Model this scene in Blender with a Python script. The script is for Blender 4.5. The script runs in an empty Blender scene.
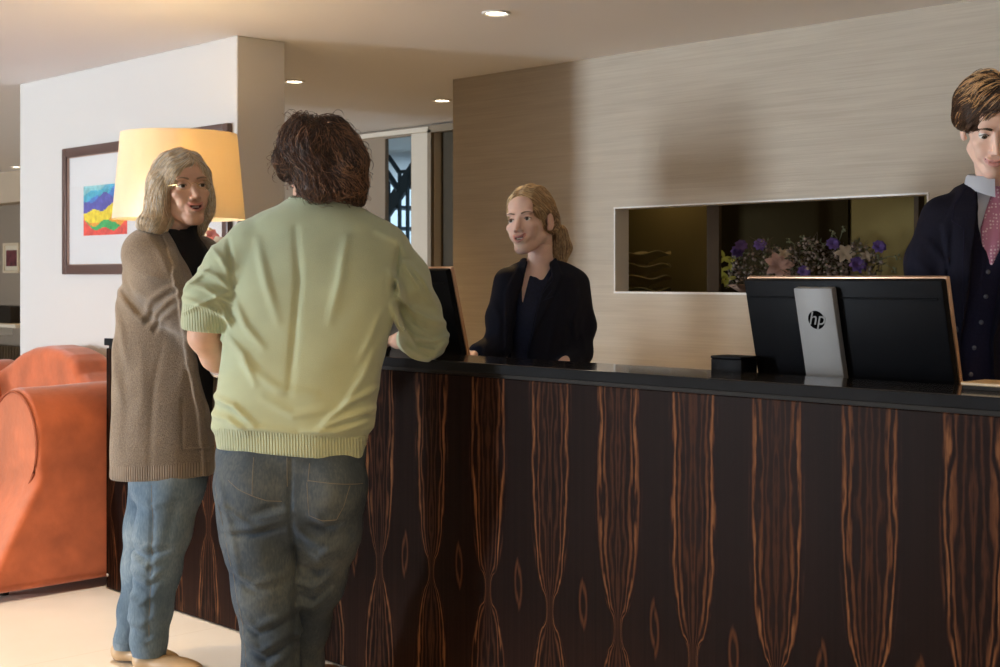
import bpy, bmesh, math, random
import numpy as np
from mathutils import Vector, Matrix, Euler

random.seed(7)
RNG = np.random.RandomState(11)
S = bpy.context.scene
C = S.collection

# ------------------------------------------------------------------ camera, world, light, exposure
CAM = (5.480, -2.881, 1.33)
YAW = math.radians(46.47)
FPX = 1400.0
HZ = 276.0
cd = bpy.data.cameras.new('camera'); cam = bpy.data.objects.new('camera', cd); C.objects.link(cam)
cam.location = CAM; cam.rotation_euler = (math.pi/2, 0, YAW)
cd.sensor_width = 36; cd.lens = FPX/1000*36; cd.shift_y = -(333.5-HZ)/1000.0
cd.clip_start = .05; cd.clip_end = 100
cd.dof.use_dof = True; cd.dof.focus_distance = 4.3; cd.dof.aperture_fstop = 9
S.camera = cam

S.view_settings.view_transform = 'Standard'; S.view_settings.look = 'None'
S.view_settings.gamma = 1; S.view_settings.use_curve_mapping = False
S.view_settings.exposure = 0.25

W = bpy.data.worlds.new('world'); S.world = W; W.use_nodes = True
bg = W.node_tree.nodes['Background']; bg.inputs[0].default_value = (.42, .62, .80, 1); bg.inputs[1].default_value = 1.4

def area(name, loc, target, sx, sy, power, col, spread=180):
    l = bpy.data.lights.new(name, 'AREA'); l.shape = 'RECTANGLE'; l.size = sx; l.size_y = sy
    l.energy = power*1.05; l.color = col; l.spread = math.radians(spread)
    o = bpy.data.objects.new(name, l); C.objects.link(o); o.location = loc
    d = Vector(target)-Vector(loc); o.rotation_euler = d.to_track_quat('-Z', 'Y').to_euler()
    return o
# daylight through the tall window in the front wall, and through the window band of the left lounge wall
WIN_X, WIN_Y = -4.49, -12.0
area('daylight_window', (WIN_X, WIN_Y+.06, 1.22), (WIN_X+4, 0, 1.4), 1.15, 2.1, 960, (.80, .90, 1.0))
H = 2.45

# ------------------------------------------------------------------ helpers
def wpt(px, py, Y):
    """measured pixel and distance -> point in the room"""
    a = (px-500)/FPX*Y; z = 1.33-(py-HZ)/FPX*Y
    return Vector((5.480+.6888*a-.7250*Y, -2.881+.7250*a+.6888*Y, z))

def nodes(m):
    m.use_nodes = True
    nt = m.node_tree
    return nt, nt.nodes['Principled BSDF']

def mat(name, col, rough=.6, metal=0, spec=.5, noise=None, bump=None, sheen=0, coat=0, emit=None, estr=0, trans=0, sub=0):
    """noise=(scale,amount[,stretch xyz]) varies colour; bump=(scale,strength[,stretch])"""
    m = bpy.data.materials.new(name); nt, b = nodes(m)
    b.inputs['Base Color'].default_value = (*col, 1); b.inputs['Roughness'].default_value = rough
    b.inputs['Metallic'].default_value = metal; b.inputs['Specular IOR Level'].default_value = spec
    b.inputs['Sheen Weight'].default_value = sheen; b.inputs['Coat Weight'].default_value = coat
    b.inputs['Transmission Weight'].default_value = trans
    if sub:
        b.inputs['Subsurface Weight'].default_value = sub; b.inputs['Subsurface Radius'].default_value = (1, .35, .2)
        b.inputs['Subsurface Scale'].default_value = .012
    if emit: b.inputs['Emission Color'].default_value = (*emit, 1); b.inputs['Emission Strength'].default_value = estr
    if noise or bump: tc = nt.nodes.new('ShaderNodeTexCoord')
    def ntex(scale, stretch, detail=4):
        mp = nt.nodes.new('ShaderNodeMapping'); mp.inputs['Scale'].default_value = stretch
        nt.links.new(tc.outputs['Object'], mp.inputs[0])
        n = nt.nodes.new('ShaderNodeTexNoise'); n.inputs['Scale'].default_value = scale; n.inputs['Detail'].default_value = detail
        nt.links.new(mp.outputs[0], n.inputs[0]); return n
    if noise:
        n = ntex(noise[0], noise[2] if len(noise) > 2 else (1, 1, 1))
        r = nt.nodes.new('ShaderNodeValToRGB')
        k = noise[1]
        r.color_ramp.elements[0].position = .3; r.color_ramp.elements[1].position = .7
        r.color_ramp.elements[0].color = tuple(c*(1-k) for c in col)+(1,)
        r.color_ramp.elements[1].color = tuple(min(1, c*(1+k)) for c in col)+(1,)
        nt.links.new(n.outputs[0], r.inputs[0]); nt.links.new(r.outputs[0], b.inputs['Base Color'])
    if bump:
        n = ntex(bump[0], bump[2] if len(bump) > 2 else (1, 1, 1))
        bp = nt.nodes.new('ShaderNodeBump'); bp.inputs['Strength'].default_value = bump[1]; bp.inputs['Distance'].default_value = .01
        nt.links.new(n.outputs[0], bp.inputs['Height']); nt.links.new(bp.outputs[0], b.inputs['Normal'])
    return m

def link(name, me, m=None, parent=None, loc=None):
    o = bpy.data.objects.new(name, me); C.objects.link(o)
    if m is not None:
        for q in (m if isinstance(m, (list, tuple)) else [m]): me.materials.append(q)
    if parent is not None: o.parent = parent
    if loc is not None: o.location = loc
    return o

def root_matrix(o):
    M = Matrix.Translation(o.location) @ o.rotation_euler.to_matrix().to_4x4()
    return (root_matrix(o.parent) @ M) if o.parent else M

def obj(name, bm, m, parent=None, smooth=False, local=False, base=None):
    """bm is written in room coordinates; it is moved into its parent's frame (or to base, its own origin)"""
    if not local:
        if parent is not None: bm.transform(root_matrix(parent).inverted())
        elif base is not None: bm.transform(Matrix.Translation(Vector(base)).inverted())
    me = bpy.data.meshes.new(name)
    bmesh.ops.recalc_face_normals(bm, faces=bm.faces[:])
    bm.to_mesh(me); bm.free()
    if smooth:
        me.polygons.foreach_set('use_smooth', [True]*len(me.polygons))
        try: me.set_sharp_from_angle(angle=math.radians(40))
        except Exception: pass
    o = link(name, me, m, parent)
    if base is not None and parent is None: o.location = base
    return o

def tag(o, label=None, cat=None, group=None, kind=None):
    if label: o['label'] = label
    if cat: o['category'] = cat
    if group: o['group'] = group
    if kind: o['kind'] = kind
    return o

def thing(name, label, cat, loc, rz=0, group=None):
    o = bpy.data.objects.new(name, None); C.objects.link(o); o.empty_display_size = .1
    o.location = loc; o.rotation_euler = (0, 0, rz)
    return tag(o, label, cat, group)

def B(): return bmesh.new()

def box(bm, x0, x1, y0, y1, z0, z1, bev=0, seg=2, M=None):
    vs = [bm.verts.new((x, y, z)) for z in (z0, z1) for y in (y0, y1) for x in (x0, x1)]
    fs = [(0, 1, 3, 2), (4, 6, 7, 5), (0, 4, 5, 1), (2, 3, 7, 6), (0, 2, 6, 4), (1, 5, 7, 3)]
    F = [bm.faces.new([vs[i] for i in f]) for f in fs]
    bmesh.ops.recalc_face_normals(bm, faces=F)
    allv = vs
    if bev:
        ed = list({e for f in F for e in f.edges})
        r = bmesh.ops.bevel(bm, geom=ed, offset=bev, segments=seg, affect='EDGES', profile=.5)
        allv = list({v for f in r['faces'] for v in f.verts} | {v for v in vs if v.is_valid})
    if M is not None: bmesh.ops.transform(bm, matrix=M, verts=allv)
    return bm

def grid_wall(bm, axis, c, a0, a1, z0, z1, holes=(), t=.1):
    """wall slab thickness t in +axis from c with rectangular holes (a0,a1,z0,z1)"""
    As = sorted({a0, a1, *[h[0] for h in holes], *[h[1] for h in holes]})
    Zs = sorted({z0, z1, *[h[2] for h in holes], *[h[3] for h in holes]})
    def solid(i, j):
        if i < 0 or j < 0 or i >= len(As)-1 or j >= len(Zs)-1: return False
        am, zm = (As[i]+As[i+1])/2, (Zs[j]+Zs[j+1])/2
        return not any(h[0] < am < h[1] and h[2] < zm < h[3] for h in holes)
    cache = {}
    def V(a, w, z):
        k = (round(a, 4), w, round(z, 4))
        if k not in cache:
            q = c+(t if w else 0)
            cache[k] = bm.verts.new((a, q, z) if axis == 'y' else (q, a, z))
        return cache[k]
    for i in range(len(As)-1):
        for j in range(len(Zs)-1):
            if not solid(i, j): continue
            A0, A1, Z0, Z1 = As[i], As[i+1], Zs[j], Zs[j+1]
            for w in (0, 1): bm.faces.new([V(A0, w, Z0), V(A1, w, Z0), V(A1, w, Z1), V(A0, w, Z1)])
            if not solid(i-1, j): bm.faces.new([V(A0, 0, Z0), V(A0, 0, Z1), V(A0, 1, Z1), V(A0, 1, Z0)])
            if not solid(i+1, j): bm.faces.new([V(A1, 0, Z0), V(A1, 0, Z1), V(A1, 1, Z1), V(A1, 1, Z0)])
            if not solid(i, j-1): bm.faces.new([V(A0, 0, Z0), V(A1, 0, Z0), V(A1, 1, Z0), V(A0, 1, Z0)])
            if not solid(i, j+1): bm.faces.new([V(A0, 0, Z1), V(A1, 0, Z1), V(A1, 1, Z1), V(A0, 1, Z1)])
    return bm

def lathe(bm, prof, c=(0, 0, 0), n=32, M=None, caps=True):
    rings = []
    for r, z in prof:
        rings.append([bm.verts.new((c[0]+r*math.cos(2*math.pi*k/n), c[1]+r*math.sin(2*math.pi*k/n), c[2]+z)) for k in range(n)])
    for a, b in zip(rings, rings[1:]):
        for k in range(n): bm.faces.new([a[k], a[(k+1) % n], b[(k+1) % n], b[k]])
    if caps: bm.faces.new(rings[0][::-1]); bm.faces.new(rings[-1])
    if M is not None: bmesh.ops.transform(bm, matrix=M, verts=[v for r in rings for v in r])
    return bm

def frame_at(t):
    t = Vector(t).normalized(); up = Vector((0, 0, 1)) if abs(t.z) < .9 else Vector((1, 0, 0))
    x = t.cross(up).normalized(); y = x.cross(t); return x, y

def tube(bm, pts, r, n=8, caps=True, flat=1.0):
    pts = [Vector(p) for p in pts]; rs = r if isinstance(r, (list, tuple)) else [r]*len(pts)
    rings = []
    for i, p in enumerate(pts):
        t = (pts[min(i+1, len(pts)-1)]-pts[max(i-1, 0)])
        x, y = frame_at(t)
        rings.append([bm.verts.new(p+(x*math.cos(2*math.pi*k/n)+y*math.sin(2*math.pi*k/n)*flat)*rs[i]) for k in range(n)])
    for a, b in zip(rings, rings[1:]):
        for k in range(n): bm.faces.new([a[k], a[(k+1) % n], b[(k+1) % n], b[k]])
    if caps: bm.faces.new(rings[0][::-1]); bm.faces.new(rings[-1])
    return bm

def prism(bm, poly, d0, d1, plane='xz', bev=0):
    """poly of 2-D points extruded from d0 to d1 along the remaining axis"""
    def P(a, b, d): return {'xz': (a, d, b), 'yz': (d, a, b), 'xy': (a, b, d)}[plane]
    v0 = [bm.verts.new(P(a, b, d0)) for a, b in poly]; v1 = [bm.verts.new(P(a, b, d1)) for a, b in poly]
    F = [bm.faces.new(v0), bm.faces.new(v1[::-1])]
    n = len(poly)
    for k in range(n): F.append(bm.faces.new([v0[k], v1[k], v1[(k+1) % n], v0[(k+1) % n]]))
    bmesh.ops.recalc_face_normals(bm, faces=F)
    if bev:
        ed = list({e for e in F[0].edges} | {e for e in F[1].edges})
        bmesh.ops.bevel(bm, geom=ed, offset=bev, segments=3, affect='EDGES', profile=.5)
    return bm

# ------------------------------------------------------------------ materials of the room
m_ceil = mat('ceiling_plaster', (.88, .86, .85), .9, spec=.2)
m_white = mat('white_wall_paint', (.62, .60, .575), .8, spec=.25, bump=(90, .05))
m_taupe = mat('taupe_wall_paint', (.30, .24, .18), .85, spec=.2)
m_post = mat('cream_post_paint', (.66, .60, .50), .7)
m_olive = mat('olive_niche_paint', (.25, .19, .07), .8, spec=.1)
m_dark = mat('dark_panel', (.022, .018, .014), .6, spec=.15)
m_nicheshade = mat('niche_shade_sheet', (.032, .024, .011), .9, spec=.0)

def grasscloth():
    m = bpy.data.materials.new('grasscloth'); nt, b = nodes(m); N = nt.nodes.new; L = nt.links.new
    tc = N('ShaderNodeTexCoord')
    def ns(scale, st, det=3):
        mp = N('ShaderNodeMapping'); mp.inputs['Scale'].default_value = st; L(tc.outputs['Object'], mp.inputs[0])
        n = N('ShaderNodeTexNoise'); n.inputs['Scale'].default_value = scale; n.inputs['Detail'].default_value = det; L(mp.outputs[0], n.inputs[0]); return n
    a = ns(3, (.7, 1, 75), 5); c = ns(2, (1.2, 1, 16), 3)
    mx = N('ShaderNodeMath'); mx.operation = 'ADD'; L(a.outputs[0], mx.inputs[0]); L(c.outputs[0], mx.inputs[1])
    r = N('ShaderNodeValToRGB'); r.color_ramp.elements[0].position = .38; r.color_ramp.elements[1].position = .62
    hf = N('ShaderNodeMath'); hf.operation = 'MULTIPLY'; hf.inputs[1].default_value = .5; L(mx.outputs[0], hf.inputs[0]); L(hf.outputs[0], r.inputs[0])
    r.color_ramp.elements[0].color = (.47, .405, .325, 1); r.color_ramp.elements[1].color = (.54, .475, .385, 1)
    L(r.outputs[0], b.inputs['Base Color']); b.inputs['Roughness'].default_value = .75; b.inputs['Specular IOR Level'].default_value = .3
    bp = N('ShaderNodeBump'); bp.inputs['Strength'].default_value = .25; bp.inputs['Distance'].default_value = .004
    L(a.outputs[0], bp.inputs['Height']); L(bp.outputs[0], b.inputs['Normal'])
    return m
m_grass = grasscloth()

def stone_floor():
    m = bpy.data.materials.new('polished_beige_floor'); nt, b = nodes(m); N = nt.nodes.new; L = nt.links.new
    tc = N('ShaderNodeTexCoord')
    n = N('ShaderNodeTexNoise'); n.inputs['Scale'].default_value = 3; n.inputs['Detail'].default_value = 8; L(tc.outputs['Object'], n.inputs[0])
    r = N('ShaderNodeValToRGB'); r.color_ramp.elements[0].color = (.74, .66, .56, 1); r.color_ramp.elements[1].color = (.82, .76, .68, 1)
    L(n.outputs[0], r.inputs[0])
    br = N('ShaderNodeTexBrick'); br.offset = 0; br.inputs['Scale'].default_value = 1; br.inputs['Brick Width'].default_value = .9; br.inputs['Row Height'].default_value = .9
    br.inputs['Mortar Size'].default_value = .003; br.inputs['Mortar'].default_value = (.70, .62, .52, 1)
    L(r.outputs[0], br.inputs['Color1']); L(r.outputs[0], br.inputs['Color2']); L(tc.outputs['Object'], br.inputs[0])
    L(br.outputs[0], b.inputs['Base Color']); b.inputs['Roughness'].default_value = .28
    return m
m_floor = stone_floor()

def ebony():
    """book-matched macassar ebony: a tall nested oval figure every 262 mm, pinched at about 0.36 m"""
    m = bpy.data.materials.new('macassar_ebony_veneer'); nt, b = nodes(m); N = nt.nodes.new; L = nt.links.new
    def mth(op, *ins, clamp=False):
        n = N('ShaderNodeMath'); n.operation = op; n.use_clamp = clamp
        for i, v in enumerate(ins):
            if isinstance(v, (int, float)): n.inputs[i].default_value = v
            else: L(v, n.inputs[i])
        return n.outputs[0]
    tc = N('ShaderNodeTexCoord'); sp = N('ShaderNodeSeparateXYZ'); L(tc.outputs['Object'], sp.inputs[0])
    x, z = sp.outputs[0], sp.outputs[2]
    def noise(scale, st, det=2, out=0, vec=None):
        mp = N('ShaderNodeMapping'); mp.inputs['Scale'].default_value = st; L(vec or tc.outputs['Object'], mp.inputs[0])
        n = N('ShaderNodeTexNoise'); n.inputs['Scale'].default_value = scale; n.inputs['Detail'].default_value = det; L(mp.outputs[0], n.inputs[0]); return n.outputs[0]
    per = .262
    ph = mth('ADD', mth('DIVIDE', mth('SUBTRACT', x, 2.648), per), 40.5)
    cell = mth('FLOOR', ph)
    u = mth('MULTIPLY', mth('ABSOLUTE', mth('SUBTRACT', mth('FRACT', ph), .5)), per)      # distance from the match line
    # symmetric wobble: a noise of (u, z, cell/6)
    cv = N('ShaderNodeCombineXYZ'); L(u, cv.inputs[0]); L(mth('MULTIPLY', cell, .11), cv.inputs[1]); L(z, cv.inputs[2])
    w1 = noise(3.0, (5, 1, 1.0), 1.5, vec=cv.outputs[0]); w2 = noise(9.0, (5, 1, .8), 3, vec=cv.outputs[0]); wn = noise(2.0, (0, 1, 0), 1, vec=cv.outputs[0])
    zz = mth('ADD', z, mth('MULTIPLY', mth('SUBTRACT', wn, .5), .22))
    mr = N('ShaderNodeMapRange'); mr.inputs['From Min'].default_value = 0; mr.inputs['From Max'].default_value = 1.05; L(zz, mr.inputs[0])
    cr = N('ShaderNodeFloatCurve'); L(mr.outputs[0], cr.inputs['Value'])
    cu = cr.mapping.curves[0]
    pts = [(0, .62), (.12, .56), (.20, .46), (.28, .26), (.330, .09), (.355, .10), (.40, .28), (.48, .46), (.62, .57), (.80, .60), (1, .58)]
    cu.points[0].location = pts[0]; cu.points[1].location = pts[-1]
    for p in pts[1:-1]: cu.points.new(*p)
    cr.mapping.update()
    wid = mth('MULTIPLY', cr.outputs[0], .118)                                              # half width of the oval
    f = mth('DIVIDE', mth('ADD', u, mth('MULTIPLY', mth('SUBTRACT', w1, .5), .022)), mth('ADD', wid, .004))   # 1 on the oval's rim
    # bright rim lines near f=1, fading inside; faint lines within
    rim = mth('SUBTRACT', 1, mth('MULTIPLY', mth('ABSOLUTE', mth('SUBTRACT', f, .84)), 3.0), clamp=True)
    inside = mth('SUBTRACT', 1, mth('MULTIPLY', mth('SUBTRACT', f, .95), 7), clamp=True)
    st = mth('POWER', mth('ADD', mth('MULTIPLY', mth('SINE', mth('ADD', mth('MULTIPLY', f, 22), mth('MULTIPLY', w2, 13))), .5), .5), 2.0)
    fine = noise(1.0, (240, 1, 1.2), 2)
    amt = mth('ADD', mth('MULTIPLY', mth('MULTIPLY', rim, mth('ADD', w2, .30)), 1.05), mth('MULTIPLY', inside, .26))
    g = mth('MULTIPLY', mth('MULTIPLY', st, amt), mth('ADD', fine, .35))
    # the small eyes between two figures at the pinch, faint straight grain elsewhere
    ue = mth('SUBTRACT', per/2, u)
    ze = mth('SUBTRACT', zz, .40)
    he = mth('SQRT', mth('ADD', mth('POWER', mth('MULTIPLY', ue, 62), 2), mth('POWER', mth('MULTIPLY', ze, 15), 2)))
    eye = mth('MULTIPLY', mth('SUBTRACT', 1, mth('MULTIPLY', mth('ABSOLUTE', mth('SUBTRACT', he, .8)), 3.0), clamp=True), .42)
    lowz = mth('SUBTRACT', 1, mth('MULTIPLY', z, 2.6), clamp=True)
    out = mth('MULTIPLY', mth('MULTIPLY', noise(1.0, (95, 1, .7), 3), mth('SUBTRACT', 1, inside)), mth('ADD', .10, mth('MULTIPLY', lowz, .22)))
    tot = mth('ADD', mth('ADD', mth('ADD', g, mth('MULTIPLY', inside, mth('MULTIPLY', noise(1.0, (60, 1, 1.0), 3), .11))), eye), out, clamp=True)
    r = N('ShaderNodeValToRGB'); L(tot, r.inputs[0])
    e = r.color_ramp.elements; e[0].position = 0; e[0].color = (.0038, .0026, .0022, 1); e[1].position = 1; e[1].color = (.15, .066, .030, 1)
    k = e.new(.12); k.color = (.017, .008, .006, 1); k = e.new(.45); k.color = (.060, .024, .012, 1)
    L(r.outputs[0], b.inputs['Base Color']); b.inputs['Roughness'].default_value = .38; b.inputs['Specular IOR Level'].default_value = .02
    return m
m_ebony = ebony()
m_slab = mat('polished_dark_worktop', (.020, .018, .017), .10, spec=.5, noise=(5, .3, (1, 1, 1)))
m_slabe = mat('worktop_edge', (.007, .0075, .009), .6, spec=.08, noise=(8, .3))

# ------------------------------------------------------------------ the room
def struct(name, bm, m, smooth=False):
    o = obj(name, bm, m, smooth=smooth); o['kind'] = 'structure'; return o
X0, X1, Y0, Y1 = -11.0, 7.5, -12.0, 3.9
struct('floor', box(B(), X0-.1, X1+.1, Y0-.1, 7.6, -.1, 0), m_floor)
struct('ceiling', box(B(), X0-.1, X1+.1, Y0-.1, 7.6, H, H+.1), m_ceil)
WH = (WIN_X-.62, WIN_X+.62, .10, 2.33)
struct('wall_front', grid_wall(B(), 'y', Y0-.1, X0, X1, 0, H, [WH], .1), m_white)
struct('wall_right', box(B(), X1, X1+.1, Y0-.1, 2.53, 0, H), m_white)
struct('wall_left', box(B(), X0-.1, X0, Y0-.1, 3.9, 0, H), m_taupe)
b_ = B()
fx0, fx1, fz0, fz1 = WH
for q in ((fx0, fx0+.05, fz0, fz1), (fx1-.05, fx1, fz0, fz1), (fx0, fx1, fz0, fz0+.05), (fx0, fx1, fz1-.05, fz1), (fx0, fx1, 1.2, 1.23)):
    box(b_, q[0], q[1], Y0-.09, Y0-.03, q[2], q[3])
struct('window_1', b_, m_white)

# grasscloth wall with its long display opening
NX0, NX1, NZ0, NZ1 = .741, 2.483, 1.250, 1.672
GY = 2.424
struct('wall_back', grid_wall(B(), 'y', GY, -.494, X1, 0, H, [(NX0, NX1, NZ0, NZ1)], .1), m_grass)
b_ = B()
e = .012
for q in ((NX0-.004, NX0+.004, NZ0, NZ1), (NX1-.004, NX1+.004, NZ0, NZ1)):
    box(b_, q[0], q[1], GY-.004, GY+.1, q[2], q[3])
for q in ((NZ0-.008, NZ0+.002), (NZ1-.002, NZ1+.006)):
    box(b_, NX0-.004, NX1+.004, GY-.006, GY+.1, q[0], q[1])
m_trim = mat('pale_metal_trim', (.75, .72, .68), .4)
struct('trim_1', b_, m_trim)
# the space behind the opening
NB = 3.15
b_ = B()
box(b_, -.3, 3.6, NB, NB+.05, .9, 2.1); box(b_, -.3, -.25, GY+.1, NB, .9, 2.1); box(b_, 3.55, 3.6, GY+.1, NB, .9, 2.1)
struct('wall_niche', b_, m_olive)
b_ = B(); box(b_, -.3, 3.6, GY+.1, NB, 1.16, 1.20); box(b_, -.3, 3.6, GY+.1, NB, 1.95, 2.0)
struct('trim_2', b_, m_dark)
pt = wpt(714, 250, 0.0)
def on_y(px, y):
    t = (px-500)/FPX; return (y+2.881)/(.7250*t+.6888)
def X_at(px, y):
    Y = on_y(px, y); return wpt(px, 0, Y).x
def Z_at(px, py, y):
    Y = on_y(px, y); return 1.33-(py-HZ)/FPX*Y
m_nichepost = mat('niche_post', (.055, .038, .024), .7, spec=.1)
xa, xb = X_at(708, GY+.12), X_at(720, GY+.12)
struct('trim_3', box(B(), xa, xb, GY+.11, GY+.13, 1.2, 1.95), m_nichepost)
struct('niche_shade', box(B(), X_at(722, NB), X_at(850, NB), NB-.02, NB, 1.2, 1.95), m_nicheshade)  # dark sheet added where the olive back wall only lies in shade
xa, xb = X_at(915, GY+.12), X_at(919.5, GY+.12)
struct('trim_4', box(B(), xa, xb, GY+.11, GY+.16, 1.2, 1.95), m_nichepost)

# white wall pier beside the counter
PX0, PX1, PY0, PY1 = -2.384, -.088, .720, .989
struct('wall_pier', box(B(), PX0, PX1, PY0, PY1, 0, H, .004, 1), m_white)

# far corridor walls
FY = 3.9
dA, dB = X_at(385, FY), X_at(411, FY)
dZ = Z_at(400, 137, FY)
gA, gB = X_at(436, FY), X_at(454.5, FY)
struct('wall_far', grid_wall(B(), 'y', FY, X0, -.3, 0, H, [(dA, dB, 0, dZ), (gA, -.9, 0, dZ+.02)], .035), m_taupe)
b_ = B(); box(b_, dA-.62, gA-.02, FY-.06, FY, dZ+.01, dZ+.045); struct('trim_5', b_, m_post)
pA, pB = X_at(411, FY-.03), X_at(434, FY-.03)
struct('trim_6', box(B(), pA, pB, FY-.03, FY+.04, 0, dZ+.01, .004, 1), m_post)
b_ = B(); box(b_, gA-.03, gA+.01, FY-.06, FY+.12, 0, dZ+.02); box(b_, gA-.03, -.9, FY-.06, FY+.0, dZ, dZ+.05)
struct('door_1', b_, mat('dark_door_frame', (.24, .19, .13), .5))
struct('door_2', box(B(), gA, -.85, FY+.05, FY+.09, 0, dZ+.02), mat('dark_olive_door', (.055, .042, .022), .6))
# closing walls of the corridor beyond the grasscloth wall
struct('wall_corridor', box(B(), -.494, -.394, GY+.1, FY, 0, H), m_taupe)

# --- stairwell behind the doorway, open to the sky
struct('wall_stairwell', box(B(), -2.2, -2.1, FY+.2, 7.5, 0, H), mat('stairwell_wall', (.45, .55, .60), .7))
b_ = B()
for x_ in (-7.6, -6.2, -4.8, -3.4): box(b_, x_-.03, x_+.03, 7.3, 7.38, 0, H)
box(b_, -8, -2, 7.3, 7.38, .9, .96)
struct('window_2', b_, mat('window_steel', (.05, .07, .09), .4))
def stair():
    t = thing('metal_staircase', 'dark steel staircase with handrail seen through the lit doorway', 'staircase', (-3.4, 5.4, 0))
    ms = mat('stair_steel', (.045, .07, .09), .45); mg = mat('stair_glass', (.25, .42, .5), .15, trans=.6)
    y = 5.3
    A = Vector((X_at(380, y), y, Z_at(380, 225, y))); Bp = Vector((X_at(413, y), y, Z_at(413, 175, y)))
    d = (Bp-A)
    for k, dy in enumerate((0, .9)):
        b = B(); p, q = A-d*1.5+Vector((0, dy, 0)), Bp+d*1.2+Vector((0, dy, 0))
        prism(b, [(p.x, p.z-.06), (q.x, q.z-.06), (q.x, q.z+.13), (p.x, p.z+.13)], y+dy-.015, y+dy+.015); obj('stringer', b, ms, t)
    for k in range(9):
        p = A-d*1.4+d*(k*.42); b = B(); box(b, p.x-.12, p.x+.14, y, y+.9, p.z+.02, p.z+.05, .004, 1); obj('tread', b, ms, t)
    # handrail going the other way (upper flight)
    a1 = Vector((X_at(384, y), y, Z_at(384, 150, y))); b1 = Vector((X_at(399, y), y, Z_at(399, 172, y)))
    b = B(); tube(b, [a1-(b1-a1)*1.4, b1], .022, 8); tube(b, [b1, b1+Vector((.4, 0, 0))], .018, 8); obj('handrail', b, ms, t, True)
    a2 = a1+Vector((0, 0, -.17)); b2 = b1+Vector((0, 0, -.17)); b = B(); tube(b, [a2-(b2-a2)*1.4, b2], .03, 8); obj('handrail', b, ms, t, True)
    for px_ in (389, 400, 408):
        x_ = X_at(px_, y); b = B(); box(b, x_-.014, x_+.014, y-.02, y+.01, .0, Z_at(px_, 172, y), .003, 1); obj('baluster', b, ms, t)
stair()

# --- the lounge far left
LY = 3.90
struct('trim_7', box(B(), -11, -6.5, FY-.25, FY, 2.12, H), mat('lounge_soffit', (.55, .44, .32), .8))
def lounge():
    xl = X_at(2, LY); 
    # picture
    x0_, x1_ = X_at(5, LY), X_at(20.5, LY); z0_, z1_ = Z_at(12, 273, LY), Z_at(12, 243, LY)
    t = thing('picture_frame', 'small pale framed picture on the lounge wall, left of the white pier', 'picture', ((x0_+x1_)/2, LY, z0_))
    b = B()
    for q in ((x0_, x0_+.03, z0_, z1_), (x1_-.03, x1_, z0_, z1_), (x0_+.03, x1_-.03, z0_, z0_+.03), (x0_+.03, x1_-.03, z1_-.03, z1_)): box(b, q[0], q[1], LY-.03, LY, q[2], q[3], .003, 1)
    obj('frame', b, mat('pale_wood_frame', (.62, .5, .34), .5), t)
    obj('mat_board', box(B(), x0_+.03, x1_-.03, LY-.012, LY, z0_+.03, z1_-.03), mat('mat_board', (.68, .6, .45), .8), t)
    obj('print', box(B(), x0_+.06, x1_-.055, LY-.016, LY-.012, z0_+.075, z1_-.08), mat('maroon_print', (.12, .03, .035), .6, noise=(14, .6)), t)
    # sideboard shelf with dark television-like panel
    z_ = Z_at(10, 322, LY)
    t = thing('wall_shelf', 'cream shelf on the lounge wall above the radiator', 'shelf', (xl, LY-.1, z_))
    obj('board', box(B(), X_at(-14, LY), X_at(26, LY-.2), LY-.32, LY+.01, z_-.04, z_, .004, 1), m_post, t)
    obj('bracket', box(B(), X_at(3, LY-.1), X_at(4, LY-.1), LY-.28, LY+.01, z_-.14, z_-.04), m_post, t)
    o = obj('black_box', box(B(), X_at(-10, LY), X_at(20.5, LY-.1), LY-.22, LY-.02, z_, Z_at(10, 306, LY-.1), .01, 2), m_dark, base=(X_at(5, LY), LY-.1, z_)); tag(o, 'low black box standing on the cream lounge shelf', 'box')
    zt, zb = Z_at(10, 346, LY-.15), Z_at(10, 400, LY-.15)
    t = thing('radiator', 'bronze column radiator on the lounge wall below the shelf', 'radiator', (xl, LY-.1, 0))
    mr_ = mat('radiator_bronze', (.14, .10, .06), .35, metal=.6)
    for k in range(20):
        xx = X_at(-6, LY)+k*.07
        b = B(); box(b, xx, xx+.04, LY-.17, LY-.07, .0 if k in (1, 18) else .12, zt, .012, 2); obj('column', b, mr_, t, True)
    obj('pipe', tube(B(), [(X_at(-6, LY), LY-.12, .2), (X_at(-6, LY)+1.3, LY-.12, .2)], .018), mr_, t, True)
lounge()

# ------------------------------------------------------------------ downlights
def glass_mat(name, tint=(1, 1, 1), gl=.07):
    m = bpy.data.materials.new(name); m.use_nodes = True; nt = m.node_tree
    nt.nodes.remove(nt.nodes['Principled BSDF']); t = nt.nodes.new('ShaderNodeBsdfTransparent'); t.inputs[0].default_value = (*tint, 1)
    g = nt.nodes.new('ShaderNodeBsdfGlossy'); g.inputs['Roughness'].default_value = .02; f = nt.nodes.new('ShaderNodeValue'); f.outputs[0].default_value = .06
    mx = nt.nodes.new('ShaderNodeMixShader'); nt.links.new(f.outputs[0], mx.inputs[0]); nt.links.new(t.outputs[0], mx.inputs[1]); nt.links.new(g.outputs[0], mx.inputs[2])
    nt.links.new(mx.outputs[0], nt.nodes['Material Output'].inputs[0]); return m
m_em = mat('lamp_glow', (1, .9, .75), .5, emit=(1, .86, .62), estr=14)
m_rim = mat('downlight_rim', (.85, .82, .78), .35)
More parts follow.
